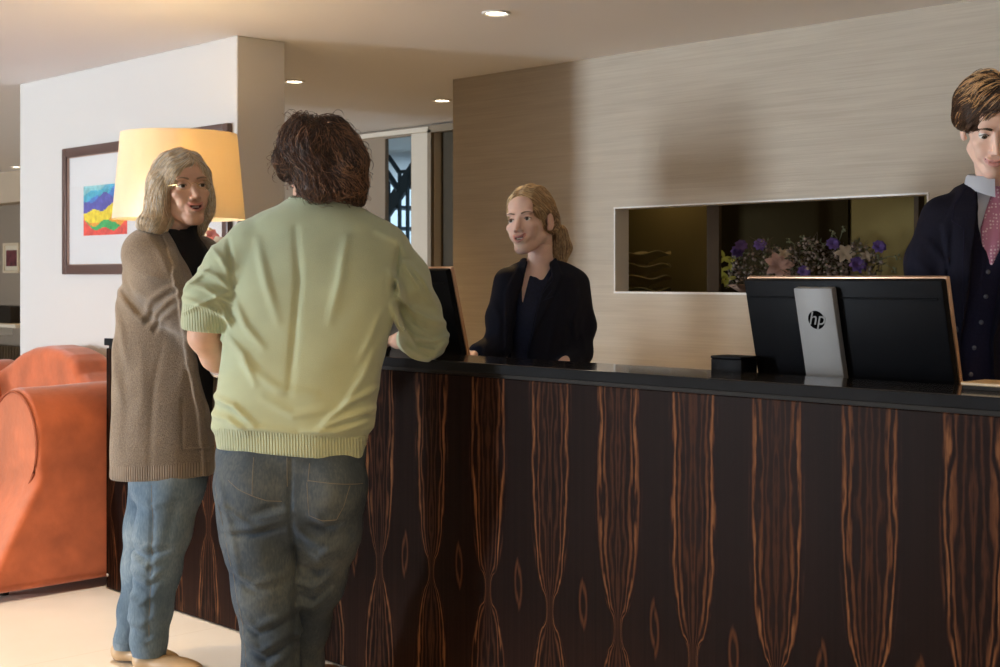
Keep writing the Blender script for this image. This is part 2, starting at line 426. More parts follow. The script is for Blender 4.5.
def downlight(x, y, label, power=40, col=(1, .62, .22), spot=True, ang=110, n=[0]):
    t = thing('ceiling_downlight', label, 'ceiling light', (x, y, H), 0, 'recessed ceiling downlights')
    b = B(); lathe(b, [(.042, -.001), (.062, -.001), (.062, -.006), (.056, -.009), (.046, -.006), (.042, .0)], (x, y, H), 28, caps=False)
    obj('rim', b, m_rim, t, True)
    b = B(); lathe(b, [(.0005, -.004), (.040, -.004), (.042, -.001)], (x, y, H), 28); obj('lamp', b, m_em, t, True)
    l = bpy.data.lights.new('downlight', 'SPOT'); l.energy = power*1.05; l.color = col; l.spot_size = math.radians(ang); l.spot_blend = .8; l.shadow_soft_size = .05
    o = bpy.data.objects.new('downlight_beam', l); C.objects.link(o); o.parent = t; o.location = (0, 0, -.03)
    return t
def at_ceiling(px, py):
    Y = (H-1.33)*FPX/(HZ-py); p = wpt(px, py, Y); return p.x, p.y
x_, y_ = at_ceiling(496, 12.5); downlight(x_, y_, 'recessed round downlight in the ceiling above the reception counter', 42)
x_, y_ = at_ceiling(294, 81); downlight(x_, y_, 'small recessed downlight in the corridor ceiling beside the white pier', 30)
x_, y_ = at_ceiling(442, 100); downlight(x_, y_, 'small recessed downlight in the corridor ceiling near the dark doorway', 30)
x_, y_ = X_at(16.5, FY-.5), FY-.5
downlight(x_, y_, 'tiny recessed downlight in the lounge ceiling far left', 25)
downlight(-7.5, 1.5, 'recessed downlight in the lounge ceiling outside the picture', 40)
downlight(.75, -.35, 'added unseen ceiling spot whitening the floor before the counter', 135, (1, .93, .86), ang=58)  # extra out-of-view spot, added to whiten the floor
# the same row of downlights carries on over the lobby, outside the picture
for (x_, y_, pw, lb) in ((4.7, 1.2, 40, 'above the desk behind the man in the suit'), (6.4, 1.2, 40, 'at the right end of the reception desk'), (.9, -1.3, 60, 'above the backs of the two guests'),
                     (3.2, -1.3, 110, 'over the lobby before the middle of the counter'), (5.0, -1.4, 40, 'over the lobby before the right of the counter'), (-1.6, -.6, 50, 'over the lobby before the orange sofa'), (-3.2, 2.6, 25, 'in the corridor behind the white pier')):
    downlight(x_, y_, 'recessed downlight '+lb, pw)
for (x_, y_, pw) in ((.55, 2.9, .8), (1.5, 2.7, .7), (2.75, 2.85, .5)):
    l = bpy.data.lights.new('niche_lamp', 'POINT'); l.energy = pw; l.color = (1, .76, .45); l.shadow_soft_size = .03
    o = bpy.data.objects.new('niche_lamp', l); C.objects.link(o); o.location = (x_, y_, 1.9)

# ------------------------------------------------------------------ the reception counter
LT = 1.066; ST = .031     # ledge top height, slab thickness
def counter():
    t = thing('reception_counter', 'long reception counter faced in dark striped ebony veneer with black polished ledge', 'counter', (0, 0, 0))
    obj('front_panel', box(B(), .006, 6.6, .008, .05, .006, LT-ST-.012, .002, 1), m_ebony, t)
    obj('plinth', box(B(), .03, 6.6, .02, .05, 0, .008), m_dark, t)
    obj('reveal', box(B(), .012, 6.6, .016, .20, LT-ST-.012, LT-ST), m_dark, t)
    o = obj('ledge', box(B(), 0, 6.6, 0, .265, LT-ST, LT, .003, 2), m_slab, t)
    o.data.materials.append(m_slabe)
    for f in o.data.polygons:
        if f.normal.y < -.5: f.material_index = 1
    obj('back_panel', box(B(), .012, 6.6, .20, .225, .74, LT-ST), m_dark, t)
    obj('desk_top', box(B(), .012, 6.6, .225, .60, .70, .74, .003, 1), mat('inner_desk', (.10, .07, .05), .4), t)
    obj('end_panel', box(B(), .006, .03, .05, .60, 0, .70), m_dark, t)
    b = B(); lathe(b, [(.001, 0), (.006, 0), (.007, .004), (.001, .006)], n=12, M=Matrix.Translation((.02, .008, .06)) @ Matrix.Rotation(math.pi/2, 4, 'X')); obj('screw_cap', b, m_trim, t, True)
counter()
# ------------------------------------------------------------------ monitors, box, folder on the desk
m_mback = mat('monitor_black', (.0035, .0035, .0045), .5, spec=.08)
m_silver = mat('brushed_silver', (.24, .235, .23), .45, metal=.0, spec=.4)
m_rimc = mat('monitor_silver_rim', (.58, .36, .23), .35, metal=.7)
def text_mesh(s, size, depth=.0008, shear=0):
    cu = bpy.data.curves.new('txt', 'FONT'); cu.body = s; cu.size = size; cu.extrude = depth; cu.align_x = 'CENTER'; cu.align_y = 'CENTER'; cu.shear = shear
    o = bpy.data.objects.new('txt', cu); C.objects.link(o)
    dg = bpy.context.evaluated_depsgraph_get(); dg.update()
    me = bpy.data.meshes.new_from_object(o.evaluated_get(dg)); bpy.data.objects.remove(o); return me
def monitor(x, y, zc, label, w=.60, h=.36, tilt=14, rz=0, logo=True, sx=0):
    """screen faces +y (the staff side); x,y = centre of the panel's top edge, zc = its height"""
    t = thing('computer_monitor', label, 'monitor', (x, y, .74), rz, 'monitors on the reception desk')
    tl = math.radians(tilt)
    # local panel frame: origin top centre, X along width, Zdown; lean top toward the customers
    M = Matrix.Translation((0, 0, zc-.74)) @ Matrix.Rotation(tl, 4, 'X')
    b = B(); box(b, -w/2+.004, w/2-.004, -.004, .028, -h+.004, -.004, .006, 2, M); 
    obj('back_shell', b, m_mback, t, True, True)
    b = B(); box(b, -w/2, w/2, .018, .034, -h, 0, .004, 2, M); obj('rim', b, m_rimc, t, True, True)
    b = B(); box(b, -w/2+.006, w/2-.006, .034, .0355, -h+.014, -.006, 0, 1, M); obj('screen', b, mat('screen_glass', (.05, .08, .12), .1, emit=(.45, .6, .8), estr=.6), t, False, True)
    b = B(); box(b, -w/2+.02, w/2-.02, -.0065, -.002, -.055, -.050, .001, 1, M); obj('groove', b, m_mback, t, False, True)
    # stand plate: runs down the back, leaning the same way, to a foot on the desk
    b = B(); hh = (zc-.74)/math.cos(tl)-.035
    box(b, sx-.060, sx+.060, -.030, -.006, -hh, -.020, .004, 2, M); pl = obj('stand', b, m_silver, t, True, True)
    foot = M @ Vector((0, -.02, -hh))
    b = B(); box(b, sx-.11, sx+.11, foot.y-.03, foot.y+.16, 0.0005, .012, .004, 2); obj('foot', b, m_silver, t, True, True)
    if logo:
        ml = mat('logo_black', (.004, .004, .004), .8, spec=0)
        R = Matrix.Rotation(math.pi/2, 4, 'X')
        LM = M @ Matrix.Translation((sx, -.0302, -.107)) @ R
        b = B(); lathe(b, [(.0005, 0), (.0255, 0), (.0255, .0008), (.0005, .0008)], n=40, M=LM); obj('logo_disc', b, ml, pl, False, True)
        me = text_mesh('hp', .052, .0004, .35); me.transform(M @ Matrix.Translation((sx, -.0316, -.104)) @ R); link('logo_letters', me, m_silver, pl)
    return t
mx, my = (X_at(743, .32)+X_at(943, .32))/2, .32
monitor(mx, my, Z_at(850, 278.5, .32), 'large black monitor seen from behind with silver stand plate, beside the man in a suit', w=X_at(944, .32)-X_at(743, .32), sx=-.062)
x1_ = X_at(447, .32); monitor(x1_-.30, .32, Z_at(440, 268.5, .32), 'black computer monitor partly hidden behind the man in the green sweater', w=.60, logo=False)
xa, xb = X_at(716, .31), X_at(760, .31); z_ = Z_at(735, 356, .31)
o = thing('printer', 'low black desk printer behind the ledge, left of the large monitor', 'printer', ((xa+xb)/2, .37, .74))
obj('body', box(B(), xa, xb-.045, .285, .36, .7405, z_-.008, .004, 2), m_mback, o, True); obj('lid', box(B(), xa, xb-.045, .283, .362, z_-.008, z_, .003, 2), m_mback, o, True)
xa = X_at(973, .2); z_ = LT
o = thing('clipboard', 'tan edged folder lying on the black ledge at the right edge', 'folder', (xa+.15, .2, LT))
obj('cover', box(B(), xa, xa+.32, .14, .255, z_+.010, z_+.018, .002, 1), mat('tan_leather', (.55, .38, .2), .45), o)
obj('pages', box(B(), xa+.004, xa+.318, .144, .25, z_+.0005, z_+.010), m_dark, o)

# ------------------------------------------------------------------ table lamp, flowers, papers at the counter's left end
m_shade = bpy.data.materials.new('lamp_shade_fabric'); nt, b = nodes(m_shade)
for n in list(nt.nodes):
    if n.type == 'BSDF_PRINCIPLED': nt.nodes.remove(n)
N = nt.nodes.new; dfb = N('ShaderNodeBsdfDiffuse'); tlb = N('ShaderNodeBsdfTranslucent'); mxs = N('ShaderNodeMixShader')
dfb.inputs[0].default_value = (.86, .80, .68, 1); tlb.inputs[0].default_value = (.95, .80, .50, 1); mxs.inputs[0].default_value = .36
nt.links.new(dfb.outputs[0], mxs.inputs[1]); nt.links.new(tlb.outputs[0], mxs.inputs[2]); nt.links.new(mxs.outputs[0], nt.nodes['Material Output'].inputs[0])
LX, LYY = .385, .135
def table_lamp():
    t = thing('table_lamp', 'tall table lamp with large glowing cream fabric shade behind the grey haired woman', 'lamp', (LX, LYY, LT))
    Y = on_y(178, LYY); s = FPX/Y
    zt, zb = 1.33+(HZ-134)/s, 1.33+(HZ-219.5)/s
    rt, rb = 57/s, 65/s
    b = B(); lathe(b, [(rb, zb), (rt, zt), (rt-.003, zt), (rb-.003, zb), (rb, zb)], (LX, LYY, 0), 64, caps=False); obj('lamp_shade', b, m_shade, t, True)
    b = B(); lathe(b, [(.10, 0), (.10, .012), (.03, .03), (.045, .10), (.07, .2), (.06, .30), (.022, .36), (.012, .38), (.012, zb-LT+.08), (.001, zb-LT+.08)], (LX, LYY, LT), 40)
    obj('base', b, mat('pale_ceramic', (.75, .72, .70), .25), t, True)
    b = B(); lathe(b, [(.001, -.03), (.02, -.02), (.033, .01), (.028, .045), (.001, .06)], (LX, LYY, (zt+zb)/2-.03), 24); obj('bulb', b, mat('bulb_glow', (1, .9, .7), .5, emit=(1, .72, .36), estr=8), t, True)
    l = bpy.data.lights.new('lamp_light', 'POINT'); l.energy = 6.2; l.color = (1, .68, .32); l.shadow_soft_size = .035
    o = bpy.data.objects.new('lamp_light', l); C.objects.link(o); o.parent = t; o.location = (.06, -.05, (zt+zb)/2-LT+.06)
table_lamp()

# ------------------------------------------------------------------ implicit-surface modelling for bodies, cloth and hair
F4 = np.float32
def smin(a, b, k): h = np.clip(.5+.5*(b-a)/k, 0, 1); return b*(1-h)+a*h-k*h*(1-h)
def smax(a, b, k): return -smin(-a, -b, k)
def sph(P, c, r): return np.sqrt(((P-np.array(c, F4))**2).sum(1))-r
def ell(P, c, r, R=None):
    q = P-np.array(c, F4)
    if R is not None: q = q @ np.array(R, F4)
    r = np.array(r, F4); k0 = np.sqrt(((q/r)**2).sum(1))+1e-6; k1 = np.sqrt(((q/(r*r))**2).sum(1))+1e-6
    return k0*(k0-1)/k1
def cap(P, a, b, ra, rb):
    a = np.array(a, F4); b = np.array(b, F4); ab = b-a; t = np.clip(((P-a)@ab)/max(1e-9, float(ab@ab)), 0, 1)
    return np.sqrt(((P-a-t[:, None]*ab)**2).sum(1))-(ra+(rb-ra)*t)
def chain(P, pts, k=.02):
    """pts: (x,y,z,r) joints"""
    d = None
    for p, q in zip(pts, pts[1:]):
        e = cap(P, p[:3], q[:3], p[3], q[3]); d = e if d is None else smin(d, e, k)
    return d
def spline(xs, ys, x):
    """smooth (Catmull-Rom like) interpolation"""
    xs = np.array(xs, float); ys = np.array(ys, float)
    m = np.gradient(ys, xs); i = np.clip(np.searchsorted(xs, x)-1, 0, len(xs)-2)
    h = xs[i+1]-xs[i]; t = np.clip((x-xs[i])/h, 0, 1)
    return ((2*t**3-3*t**2+1)*ys[i]+(t**3-2*t**2+t)*h*m[i]+(-2*t**3+3*t**2)*ys[i+1]+(t**3-t**2)*h*m[i+1]).astype(F4)
def loft(P, rows, n=2.3):
    """rows (z, cx, cy, rx, ry); rounded-rectangular sections stacked in z"""
    rows = sorted(rows); R = np.array(rows); zs = R[:, 0]
    z = P[:, 2]; zc = np.clip(z, zs[0], zs[-1])
    cx, cy, rx, ry = [spline(zs, R[:, k], zc) for k in (1, 2, 3, 4)]
    u = np.abs(P[:, 0]-cx)/rx; v = np.abs(P[:, 1]-cy)/ry
    k = (u**n+v**n+1e-9)**(1/n)
    d = (k-1)*np.minimum(rx, ry)
    dz = np.maximum(zs[0]-z, z-zs[-1])
    return smax(d, dz.astype(F4), .015)
def seg2(P, pts, sig=None):
    """distance in the x-z plane to a polyline"""
    d = None; X = P[:, [0, 2]]
    for a, b in zip(pts, pts[1:]):
        a = np.array(a, F4); b = np.array(b, F4); ab = b-a; t = np.clip(((X-a)@ab)/max(1e-9, float(ab@ab)), 0, 1)
        e = np.sqrt(((X-a-t[:, None]*ab)**2).sum(1)); d = e if d is None else np.minimum(d, e)
    return d
def ridge(P, pts, w, h):
    """cloth fold: rises h metres along a polyline drawn on the x-z view, tapering to its ends"""
    n = len(pts)-1; X = P[:, [0, 2]]; best = None; out = np.zeros(len(P), F4)
    for i, (a, b) in enumerate(zip(pts, pts[1:])):
        a = np.array(a, F4); b = np.array(b, F4); ab = b-a; t = np.clip(((X-a)@ab)/max(1e-9, float(ab@ab)), 0, 1)
        e = ((X-a-t[:, None]*ab)**2).sum(1); T = (i+t)/n
        v = np.exp(-e/(w*w))*(np.sin(np.pi*(.12+.76*T)))*h
        out = np.where(np.abs(v) > np.abs(out), v, out)
    return out
def vnoise(P, s, seed=0):
    """cheap smooth noise in [-1,1]"""
    r = np.random.RandomState(seed); o = np.zeros(len(P), F4)
    for k in range(5):
        d = r.normal(size=3); d /= np.linalg.norm(d); o += np.sin((P@d.astype(F4))*s*(.7+.6*r.rand())+r.rand()*6.28)
    return o/3.0

NB_ = [(0, 0, 0), (1, 0, 0), (0, 1, 0), (1, 1, 0), (0, 0, 1), (1, 0, 1), (0, 1, 1), (1, 1, 1)]
def snet(fn, lo, hi, h, relax=True):
    """mesh of fn(P)=0 (surface nets); only blocks near the surface are sampled finely"""
    lo = np.array(lo, float); hi = np.array(hi, float); K = 6
    nb = np.maximum(1, np.ceil((hi-lo)/(h*K)).astype(int)); n = nb*K+1
    cs = [lo[i]+(np.arange(nb[i])+.5)*h*K for i in range(3)]
    G = np.stack(np.meshgrid(*cs, indexing='ij'), -1).reshape(-1, 3).astype(F4)
    dc = fn(G).reshape(nb)
    near = np.abs(dc) < h*K*1.35
    V = np.ones(n, F4); big = np.repeat(np.repeat(np.repeat(dc, K, 0), K, 1), K, 2)
    V[:-1, :-1, :-1] = np.where(big > 0, 1, -1)
    M = np.zeros(n, bool); I = np.argwhere(near)
    for (i, j, k) in I: M[i*K:i*K+K+1, j*K:j*K+K+1, k*K:k*K+K+1] = True
    idx = np.argwhere(M); P = (lo+idx*h).astype(F4); vals = np.empty(len(P), F4)
    for s in range(0, len(P), 400000): vals[s:s+400000] = fn(P[s:s+400000])
    V[M] = vals
    # border stays outside so that the mesh closes
    for ax in range(3):
        sl = [slice(None)]*3
        for e in (0, -1): sl[ax] = e; V[tuple(sl)] = np.maximum(V[tuple(sl)], 1e-3); sl[ax] = slice(None)
    ins = V < 0; c = [x-1 for x in n]
    sub = lambda A, o: A[o[0]:o[0]+c[0], o[1]:o[1]+c[1], o[2]:o[2]+c[2]]
    cnt = sum(sub(ins, o).astype(np.int8) for o in NB_)
    act = (cnt > 0) & (cnt < 8); ids = -np.ones(c, np.int64); A = np.argwhere(act); ids[act] = np.arange(len(A))
    acc = np.zeros((len(A), 3)); w = np.zeros(len(A))
    for p in range(8):
        for ax in range(3):
            o1 = NB_[p]
            if o1[ax]: continue
            o2 = list(o1); o2[ax] = 1
            v1 = V[A[:, 0]+o1[0], A[:, 1]+o1[1], A[:, 2]+o1[2]]; v2 = V[A[:, 0]+o2[0], A[:, 1]+o2[1], A[:, 2]+o2[2]]
            x = (v1 < 0) != (v2 < 0); t = np.where(x, v1/np.where(v1 == v2, 1, v1-v2), 0)
            q = np.array(o1, float)[None]+np.zeros((len(A), 3)); q[:, ax] += t
            acc += q*x[:, None]; w += x
    verts = lo+(A+acc/w[:, None])*h
    faces = []
    for ax in range(3):
        b, d = [(1, 2), (2, 0), (0, 1)][ax]
        s1 = [slice(1, c[k]) for k in range(3)]; s1[ax] = slice(0, c[ax])
        s2 = list(s1); s2[ax] = slice(1, c[ax]+1)
        a0 = ins[tuple(s1)]; a1 = ins[tuple(s2)]
        E = np.argwhere(a0 != a1)
        if not len(E): continue
        off = np.array([1, 1, 1]); off[ax] = 0; E = E+off
        sg = ins[E[:, 0], E[:, 1], E[:, 2]]
        def I_(db, dd):
            q = E.copy(); q[:, b] -= db; q[:, d] -= dd; return ids[q[:, 0], q[:, 1], q[:, 2]]
        f = np.stack([I_(1, 1), I_(0, 1), I_(0, 0), I_(1, 0)], 1)
        f[~sg] = f[~sg][:, ::-1]; faces.append(f)
    F = np.concatenate(faces); F = F[(F >= 0).all(1)]
    return verts, F

def npmesh(name, V, Fc, smooth=True, mi=None):
    me = bpy.data.meshes.new(name); k = Fc.shape[1]
    me.vertices.add(len(V)); me.vertices.foreach_set('co', np.asarray(V, F4).ravel())
    me.loops.add(len(Fc)*k); me.loops.foreach_set('vertex_index', Fc.ravel().astype(np.int32))
    me.polygons.add(len(Fc)); me.polygons.foreach_set('loop_start', np.arange(0, len(Fc)*k, k, dtype=np.int32))
    me.polygons.foreach_set('loop_total', np.full(len(Fc), k, np.int32))
    if mi is not None: me.polygons.foreach_set('material_index', mi.astype(np.int32))
    me.update(calc_edges=True); me.polygons.foreach_set('use_smooth', [smooth]*len(Fc)); me.validate(); return me
def fc(V, Fc): return V[Fc].mean(1)
def joinvf(parts):
    Vs, Fs, o = [], [], 0
    for V, Fc in parts: Vs.append(V); Fs.append(Fc+o); o += len(V)
    return np.concatenate(Vs), np.concatenate(Fs)
def grad(fn, P, e=.0015):
    g = np.stack([fn(P+np.array(o, F4))-fn(P-np.array(o, F4)) for o in ((e, 0, 0), (0, e, 0), (0, 0, e))], 1)
    return g/(np.linalg.norm(g, axis=1, keepdims=True)+1e-9)

def strands(paths, rad, sides=3, taper=.15):
    """paths (n,m,3), rad (n,) -> tube mesh arrays"""
    n, m, _ = paths.shape
    T = np.gradient(paths, axis=1); T /= np.linalg.norm(T, axis=2, keepdims=True)+1e-9
    up = np.array([.31, .2, .93]); X = np.cross(T, up); X /= np.linalg.norm(X, axis=2, keepdims=True)+1e-9; Y = np.cross(X, T)
    s = np.linspace(0, 1, m); prof = np.minimum(1, .45+s*5)*np.clip((1-s)*3.5, taper, 1)
    V = []
    for k in range(sides):
        a = 2*math.pi*k/sides
        V.append(paths+(X*math.cos(a)+Y*math.sin(a))*(rad[:, None, None]*prof[None, :, None]))
    V = np.stack(V, 2)                       # n,m,sides,3
    ix = np.arange(n*m*sides).reshape(n, m, sides)
    f = [np.stack([ix[:, :-1, k], ix[:, :-1, (k+1) % sides], ix[:, 1:, (k+1) % sides], ix[:, 1:, k]], -1).reshape(-1, 4) for k in range(sides)]
    return V.reshape(-1, 3), np.concatenate(f), np.repeat(np.arange(n), (m-1)*1)
def hair_flow(vol, seeds, flow, length, m=12, lift=(0, .004), noise=.25, rad=.0012, curl=0, curlf=60, rs=RNG, follow=1.0):
    """march strands over the hair volume"""
    P = seeds.astype(F4).copy(); n = len(P)
    g = grad(vol, P); P -= g*vol(P)[:, None]
    off = rs.uniform(lift[0], lift[1], n); L = length*rs.uniform(.6, 1.15, n)
    P += g*off[:, None]*.3
    pts = [P.copy()]; jit = rs.normal(size=(n, 3))*noise
    for i in range(m-1):
        d = flow(P)+jit+rs.normal(size=(n, 3))*noise*.35
        g = grad(vol, P); dn = (d*g).sum(1, keepdims=True); d = d-g*dn*follow; d /= np.linalg.norm(d, axis=1, keepdims=True)+1e-9
        P = P+d*(L/(m-1))[:, None]; P = P.astype(F4)
        g = grad(vol, P); P = P-g*((vol(P)-off)*.9*follow)[:, None]; P = P.astype(F4)
        pts.append(P.copy())
    A = np.stack(pts, 1).astype(float)
    if curl:
        T = np.gradient(A, axis=1); T /= np.linalg.norm(T, axis=2, keepdims=True)+1e-9
        X = np.cross(T, [.3, .2, .9]); X /= np.linalg.norm(X, axis=2, keepdims=True)+1e-9; Y = np.cross(X, T)
        s = np.linspace(0, 1, m)[None]*L[:, None]*curlf+rs.rand(n)[:, None]*6.28
        c = curl*rs.uniform(.4, 1.2, n)[:, None]
        A = A+X*(np.cos(s)*c)[..., None]+Y*(np.sin(s)*c)[..., None]
    return A, rs.uniform(.7, 1.3, n)*rad
def surf_seeds(fn, lo, hi, n, cond=None, rs=RNG):
    out = []; tot = 0
    lo = np.array(lo); hi = np.array(hi)
    while tot < n:
        P = (lo+rs.rand(20000, 3)*(hi-lo)).astype(F4); d = fn(P); P = P[np.abs(d) < .008]
        if len(P) == 0: continue
        g = grad(fn, P); P = P-g*fn(P)[:, None]
        if cond is not None: P = P[cond(P)]
        out.append(P); tot += len(P)
    return np.concatenate(out)[:n]

# ------------------------------------------------------------------ heads, hands
def head_sdf(P, f=1.0, jaw=1.0, mouth=0.0, smile=0.0, nose=1.0, ears=1.0, wx=1.0, eo=1.0):
    # P is widened so that the face comes out narrower
    P = P*np.array([1/wx, 1, 1], F4)
    """face toward -y, z up, eyes at z=0; f<1 = finer, feminine"""
    d = ell(P, (0, .020, .036), (.073, .092, .082))
    d = smin(d, ell(P, (0, -.024, -.026), (.058*jaw, .062, .080)), .02)
    d = smin(d, ell(P, (0, -.066, -.098), (.021, .019, .018)), .022)
    X = np.abs(P[:, 0]); Q = np.stack([X, P[:, 1], P[:, 2]], 1)
    d = smin(d, cap(Q, (.050*jaw, .0, -.058), (.016, -.060, -.096), .015, .014), .02)
    d = smin(d, ell(Q, (.041, -.060, -.022), (.018, .018, .014)), .018)        # cheekbone
    d = smin(d, ell(Q, (.030, -.062, -.048), (.017, .018, .020)), .015)        # cheek
    d = smin(d, ell(Q, (.026, -.074, .022), (.026, .012, .008*f)), .012)       # brow
    d = smin(d, ell(P, (0, -.066, .05), (.045, .016, .03)), .02)               # forehead
    d = smax(d, -ell(Q, (.0315, -.094, .001), (.0175, .0125, .011)), .009)     # socket
    d = smax(d, -ell(Q, (.064, -.06, .01), (.012, .03, .02)), .012)            # temple
    # nose
    d = smin(d, cap(P, (0, -.077, .010), (0, -.098*1.0, -.034), .0070, .0092*nose), .009)
    d = smin(d, ell(P, (0, -.104, -.037), (.0085*nose, .008, .0075)), .005)
    d = smin(d, ell(Q, (.0115*nose, -.092, -.040), (.0068, .010, .0062)), .005)
    d = smax(d, -ell(Q, (.0065, -.0985, -.0465), (.0030, .0045, .0030)), .003)
    # mouth
    zc = -.066; sm = smile*.006*(X/.024)**2
    Qm = np.stack([P[:, 0], P[:, 1]-.20*X*X/.024, P[:, 2]-sm], 1)
    d = smin(d, ell(P, (0, -.080, -.067), (.029, .012, .018)), .010)
    d = smin(d, ell(Qm, (0, -.0930, zc+.0045+mouth*.3), (.0255, .0062, .0040)), .004)
    d = smin(d, ell(Qm, (0, -.0920, zc-.0055-mouth*.7), (.0225, .0066, .0052)), .004)
    d = smax(d, -ell(Qm, (0, -.098, zc-.0006-mouth*.2), (.0225, .018, .0010+mouth*.62)), .0018)
    d = smax(d, -ell(P, (0, -.101, zc+.018), (.0032, .006, .008)), .004)       # philtrum
    # eyelids
    ey = (.0310, -.0690, .0)
    lid = sph(Q, ey, .0134); lid = smax(lid, -ell(Q, (.0312, -.0840, -.0003), (.0138, .0110, .0060*eo)), .0012)
    d = smin(d, lid, .004)
    d = smax(d, -ell(Q, (.0312, -.0860, -.0003), (.0136, .0105, .0057*eo)), .0012)
    # ears
    Q = np.stack([X/ears, P[:, 1], P[:, 2]], 1)
    ear = ell(Q, (.074, .012, -.006), (.0085, .020, .031)); ear = smax(ear, -ell(Q, (.0815, .008, -.002), (.006, .011, .018)), .004)
    ear = smin(ear, sph(Q, (.071, .004, -.030), .008), .006)
    d = smin(d, ear, .006)
    return d
def Rmat(yaw=0, pitch=0, roll=0):
    """yaw>0 turns the face to the viewer's right, pitch>0 looks up, roll>0 tips the crown to the viewer's right"""
    return Matrix.Rotation(math.radians(yaw), 3, 'Z') @ Matrix.Rotation(math.radians(-pitch), 3, 'X') @ Matrix.Rotation(math.radians(roll), 3, 'Y')
def to_head(P, c, R, s):
    return ((P-np.array(c, F4)) @ np.array(R, F4))/F4(s)
def from_head(V, c, R, s): return (np.asarray(V)*s) @ np.array(R).T+np.array(c)

m_skin = mat('skin', (.66, .40, .29), .5, spec=.35, noise=(22, .09), sub=.12)
m_skin2 = mat('fair_skin', (.80, .53, .42), .48, spec=.35, noise=(22, .07), sub=.12)
m_lip = mat('lips', (.56, .25, .20), .4, sub=.1)
m_lip2 = mat('soft_pink_lips', (.63, .30, .26), .4, sub=.1)
m_eye = mat('eye_white', (.78, .76, .73), .15)
m_iris = mat('iris', (.09, .06, .04), .15)
m_pupil = mat('pupil', (.008, .008, .008), .1)
m_teeth = mat('teeth', (.80, .77, .70), .3)
m_mouth = mat('mouth_inside', (.12, .02, .02), .6)

def face_mi(V, Fc, c, R, s, mouth, smile):
    """material index: 0 skin, 1 lips"""
    Q = ((fc(V, Fc)-np.array(c)) @ np.array(R))/s
    X = np.abs(Q[:, 0]); sm = smile*.006*(X/.024)**2; z = Q[:, 2]-sm+.066
    w = np.sqrt(np.clip(1-(X/.0262)**2, 0, 1))
    up = (z < (.0070+mouth*.3)*w+.0004) & (z > -(.0098+mouth*.75)*w)
    lip = ((Q[:, 1] < -.074) & (X < .0262) & up).astype(int)
    inn = (X < .0225) & (np.abs(z+mouth*.2) < (.0010+mouth*.62)*1.15) & (Q[:, 1] > -.0885+.2*X*X/.024) & (Q[:, 1] < -.06)
    return np.where(inn & (lip == 1), 2, lip)

def on_face(x, z, off=.0, wx=1.0):
    P = np.array([[x, -.13, z]], F4)
    for _ in range(30): P[:, 1] += np.clip(head_sdf(P), -.01, .05)*.85
    return [x*wx, float(P[0, 1])-off, z]
def eyes(root, c, R, s, gaze=(0, 0), mi=m_iris, lashes=True, brow=(.12, .08, .05), browz=.020, bw=.0026, wx=1.0, eo=1.0):
    for sx in (-1, 1):
        n = 20; V = []; Fc = []
        gx, gz = gaze
        Rg = Matrix.Rotation(math.radians(gx), 3, 'Z') @ Matrix.Rotation(math.radians(-gz), 3, 'X')
        bm = B(); bmesh.ops.create_uvsphere(bm, u_segments=24, v_segments=16, radius=.0122)
        bmesh.ops.rotate(bm, cent=(0, 0, 0), matrix=Matrix.Rotation(math.pi/2, 3, 'X'), verts=bm.verts)
        for f in bm.faces:
            cc = f.calc_center_median().normalized(); a = math.degrees(math.acos(max(-1, min(1, -cc.y))))
            f.material_index = 2 if a < 13 else (1 if a < 29 else 0)
        bmesh.ops.transform(bm, matrix=(Rg).to_4x4(), verts=bm.verts)
        T = Matrix.Translation(Vector(c)) @ (R.to_4x4() @ Matrix.Scale(s, 4)) @ Matrix.Translation((sx*.031*wx, -.0692, 0))
        bmesh.ops.transform(bm, matrix=T, verts=bm.verts)
        obj('eye', bm, [m_eye, mi, m_pupil], root, True, True)
        # brow and lashes
        mb = BROWS.setdefault(brow, None) or BROWS.__setitem__(brow, mat('brow_hair', brow, .6)) or BROWS[brow]
        bm = B(); pts = []; rr = []
        for k in range(9):
            t = k/8; x = .013+.037*t; pts.append(Vector(from_head([on_face(sx*x, browz+.006*math.sin(t*2.4)-.003*t, .0002, wx)], c, R, s)[0])); rr.append(bw*s*(.75+.5*math.sin(math.pi*min(1, t+.25)))*(1-.55*t))
        tube(bm, pts, rr, 6, flat=1); obj('eyebrow', bm, mb, root, True, True)
        bm = B(); pts = []
        for k in range(9):
            t = k/8; x = .0175+.0275*t; pts.append(Vector(from_head([[sx*x*wx, -.0835+.0085*(abs(t-.45)*2)**2*.9, .0002+.0060*eo*math.sin(math.pi*t)]], c, R, s)[0]))
        tube(bm, pts, [.0012*s]*9, 5); obj('eyelashes', bm, mb, root, True, True)
BROWS = {}

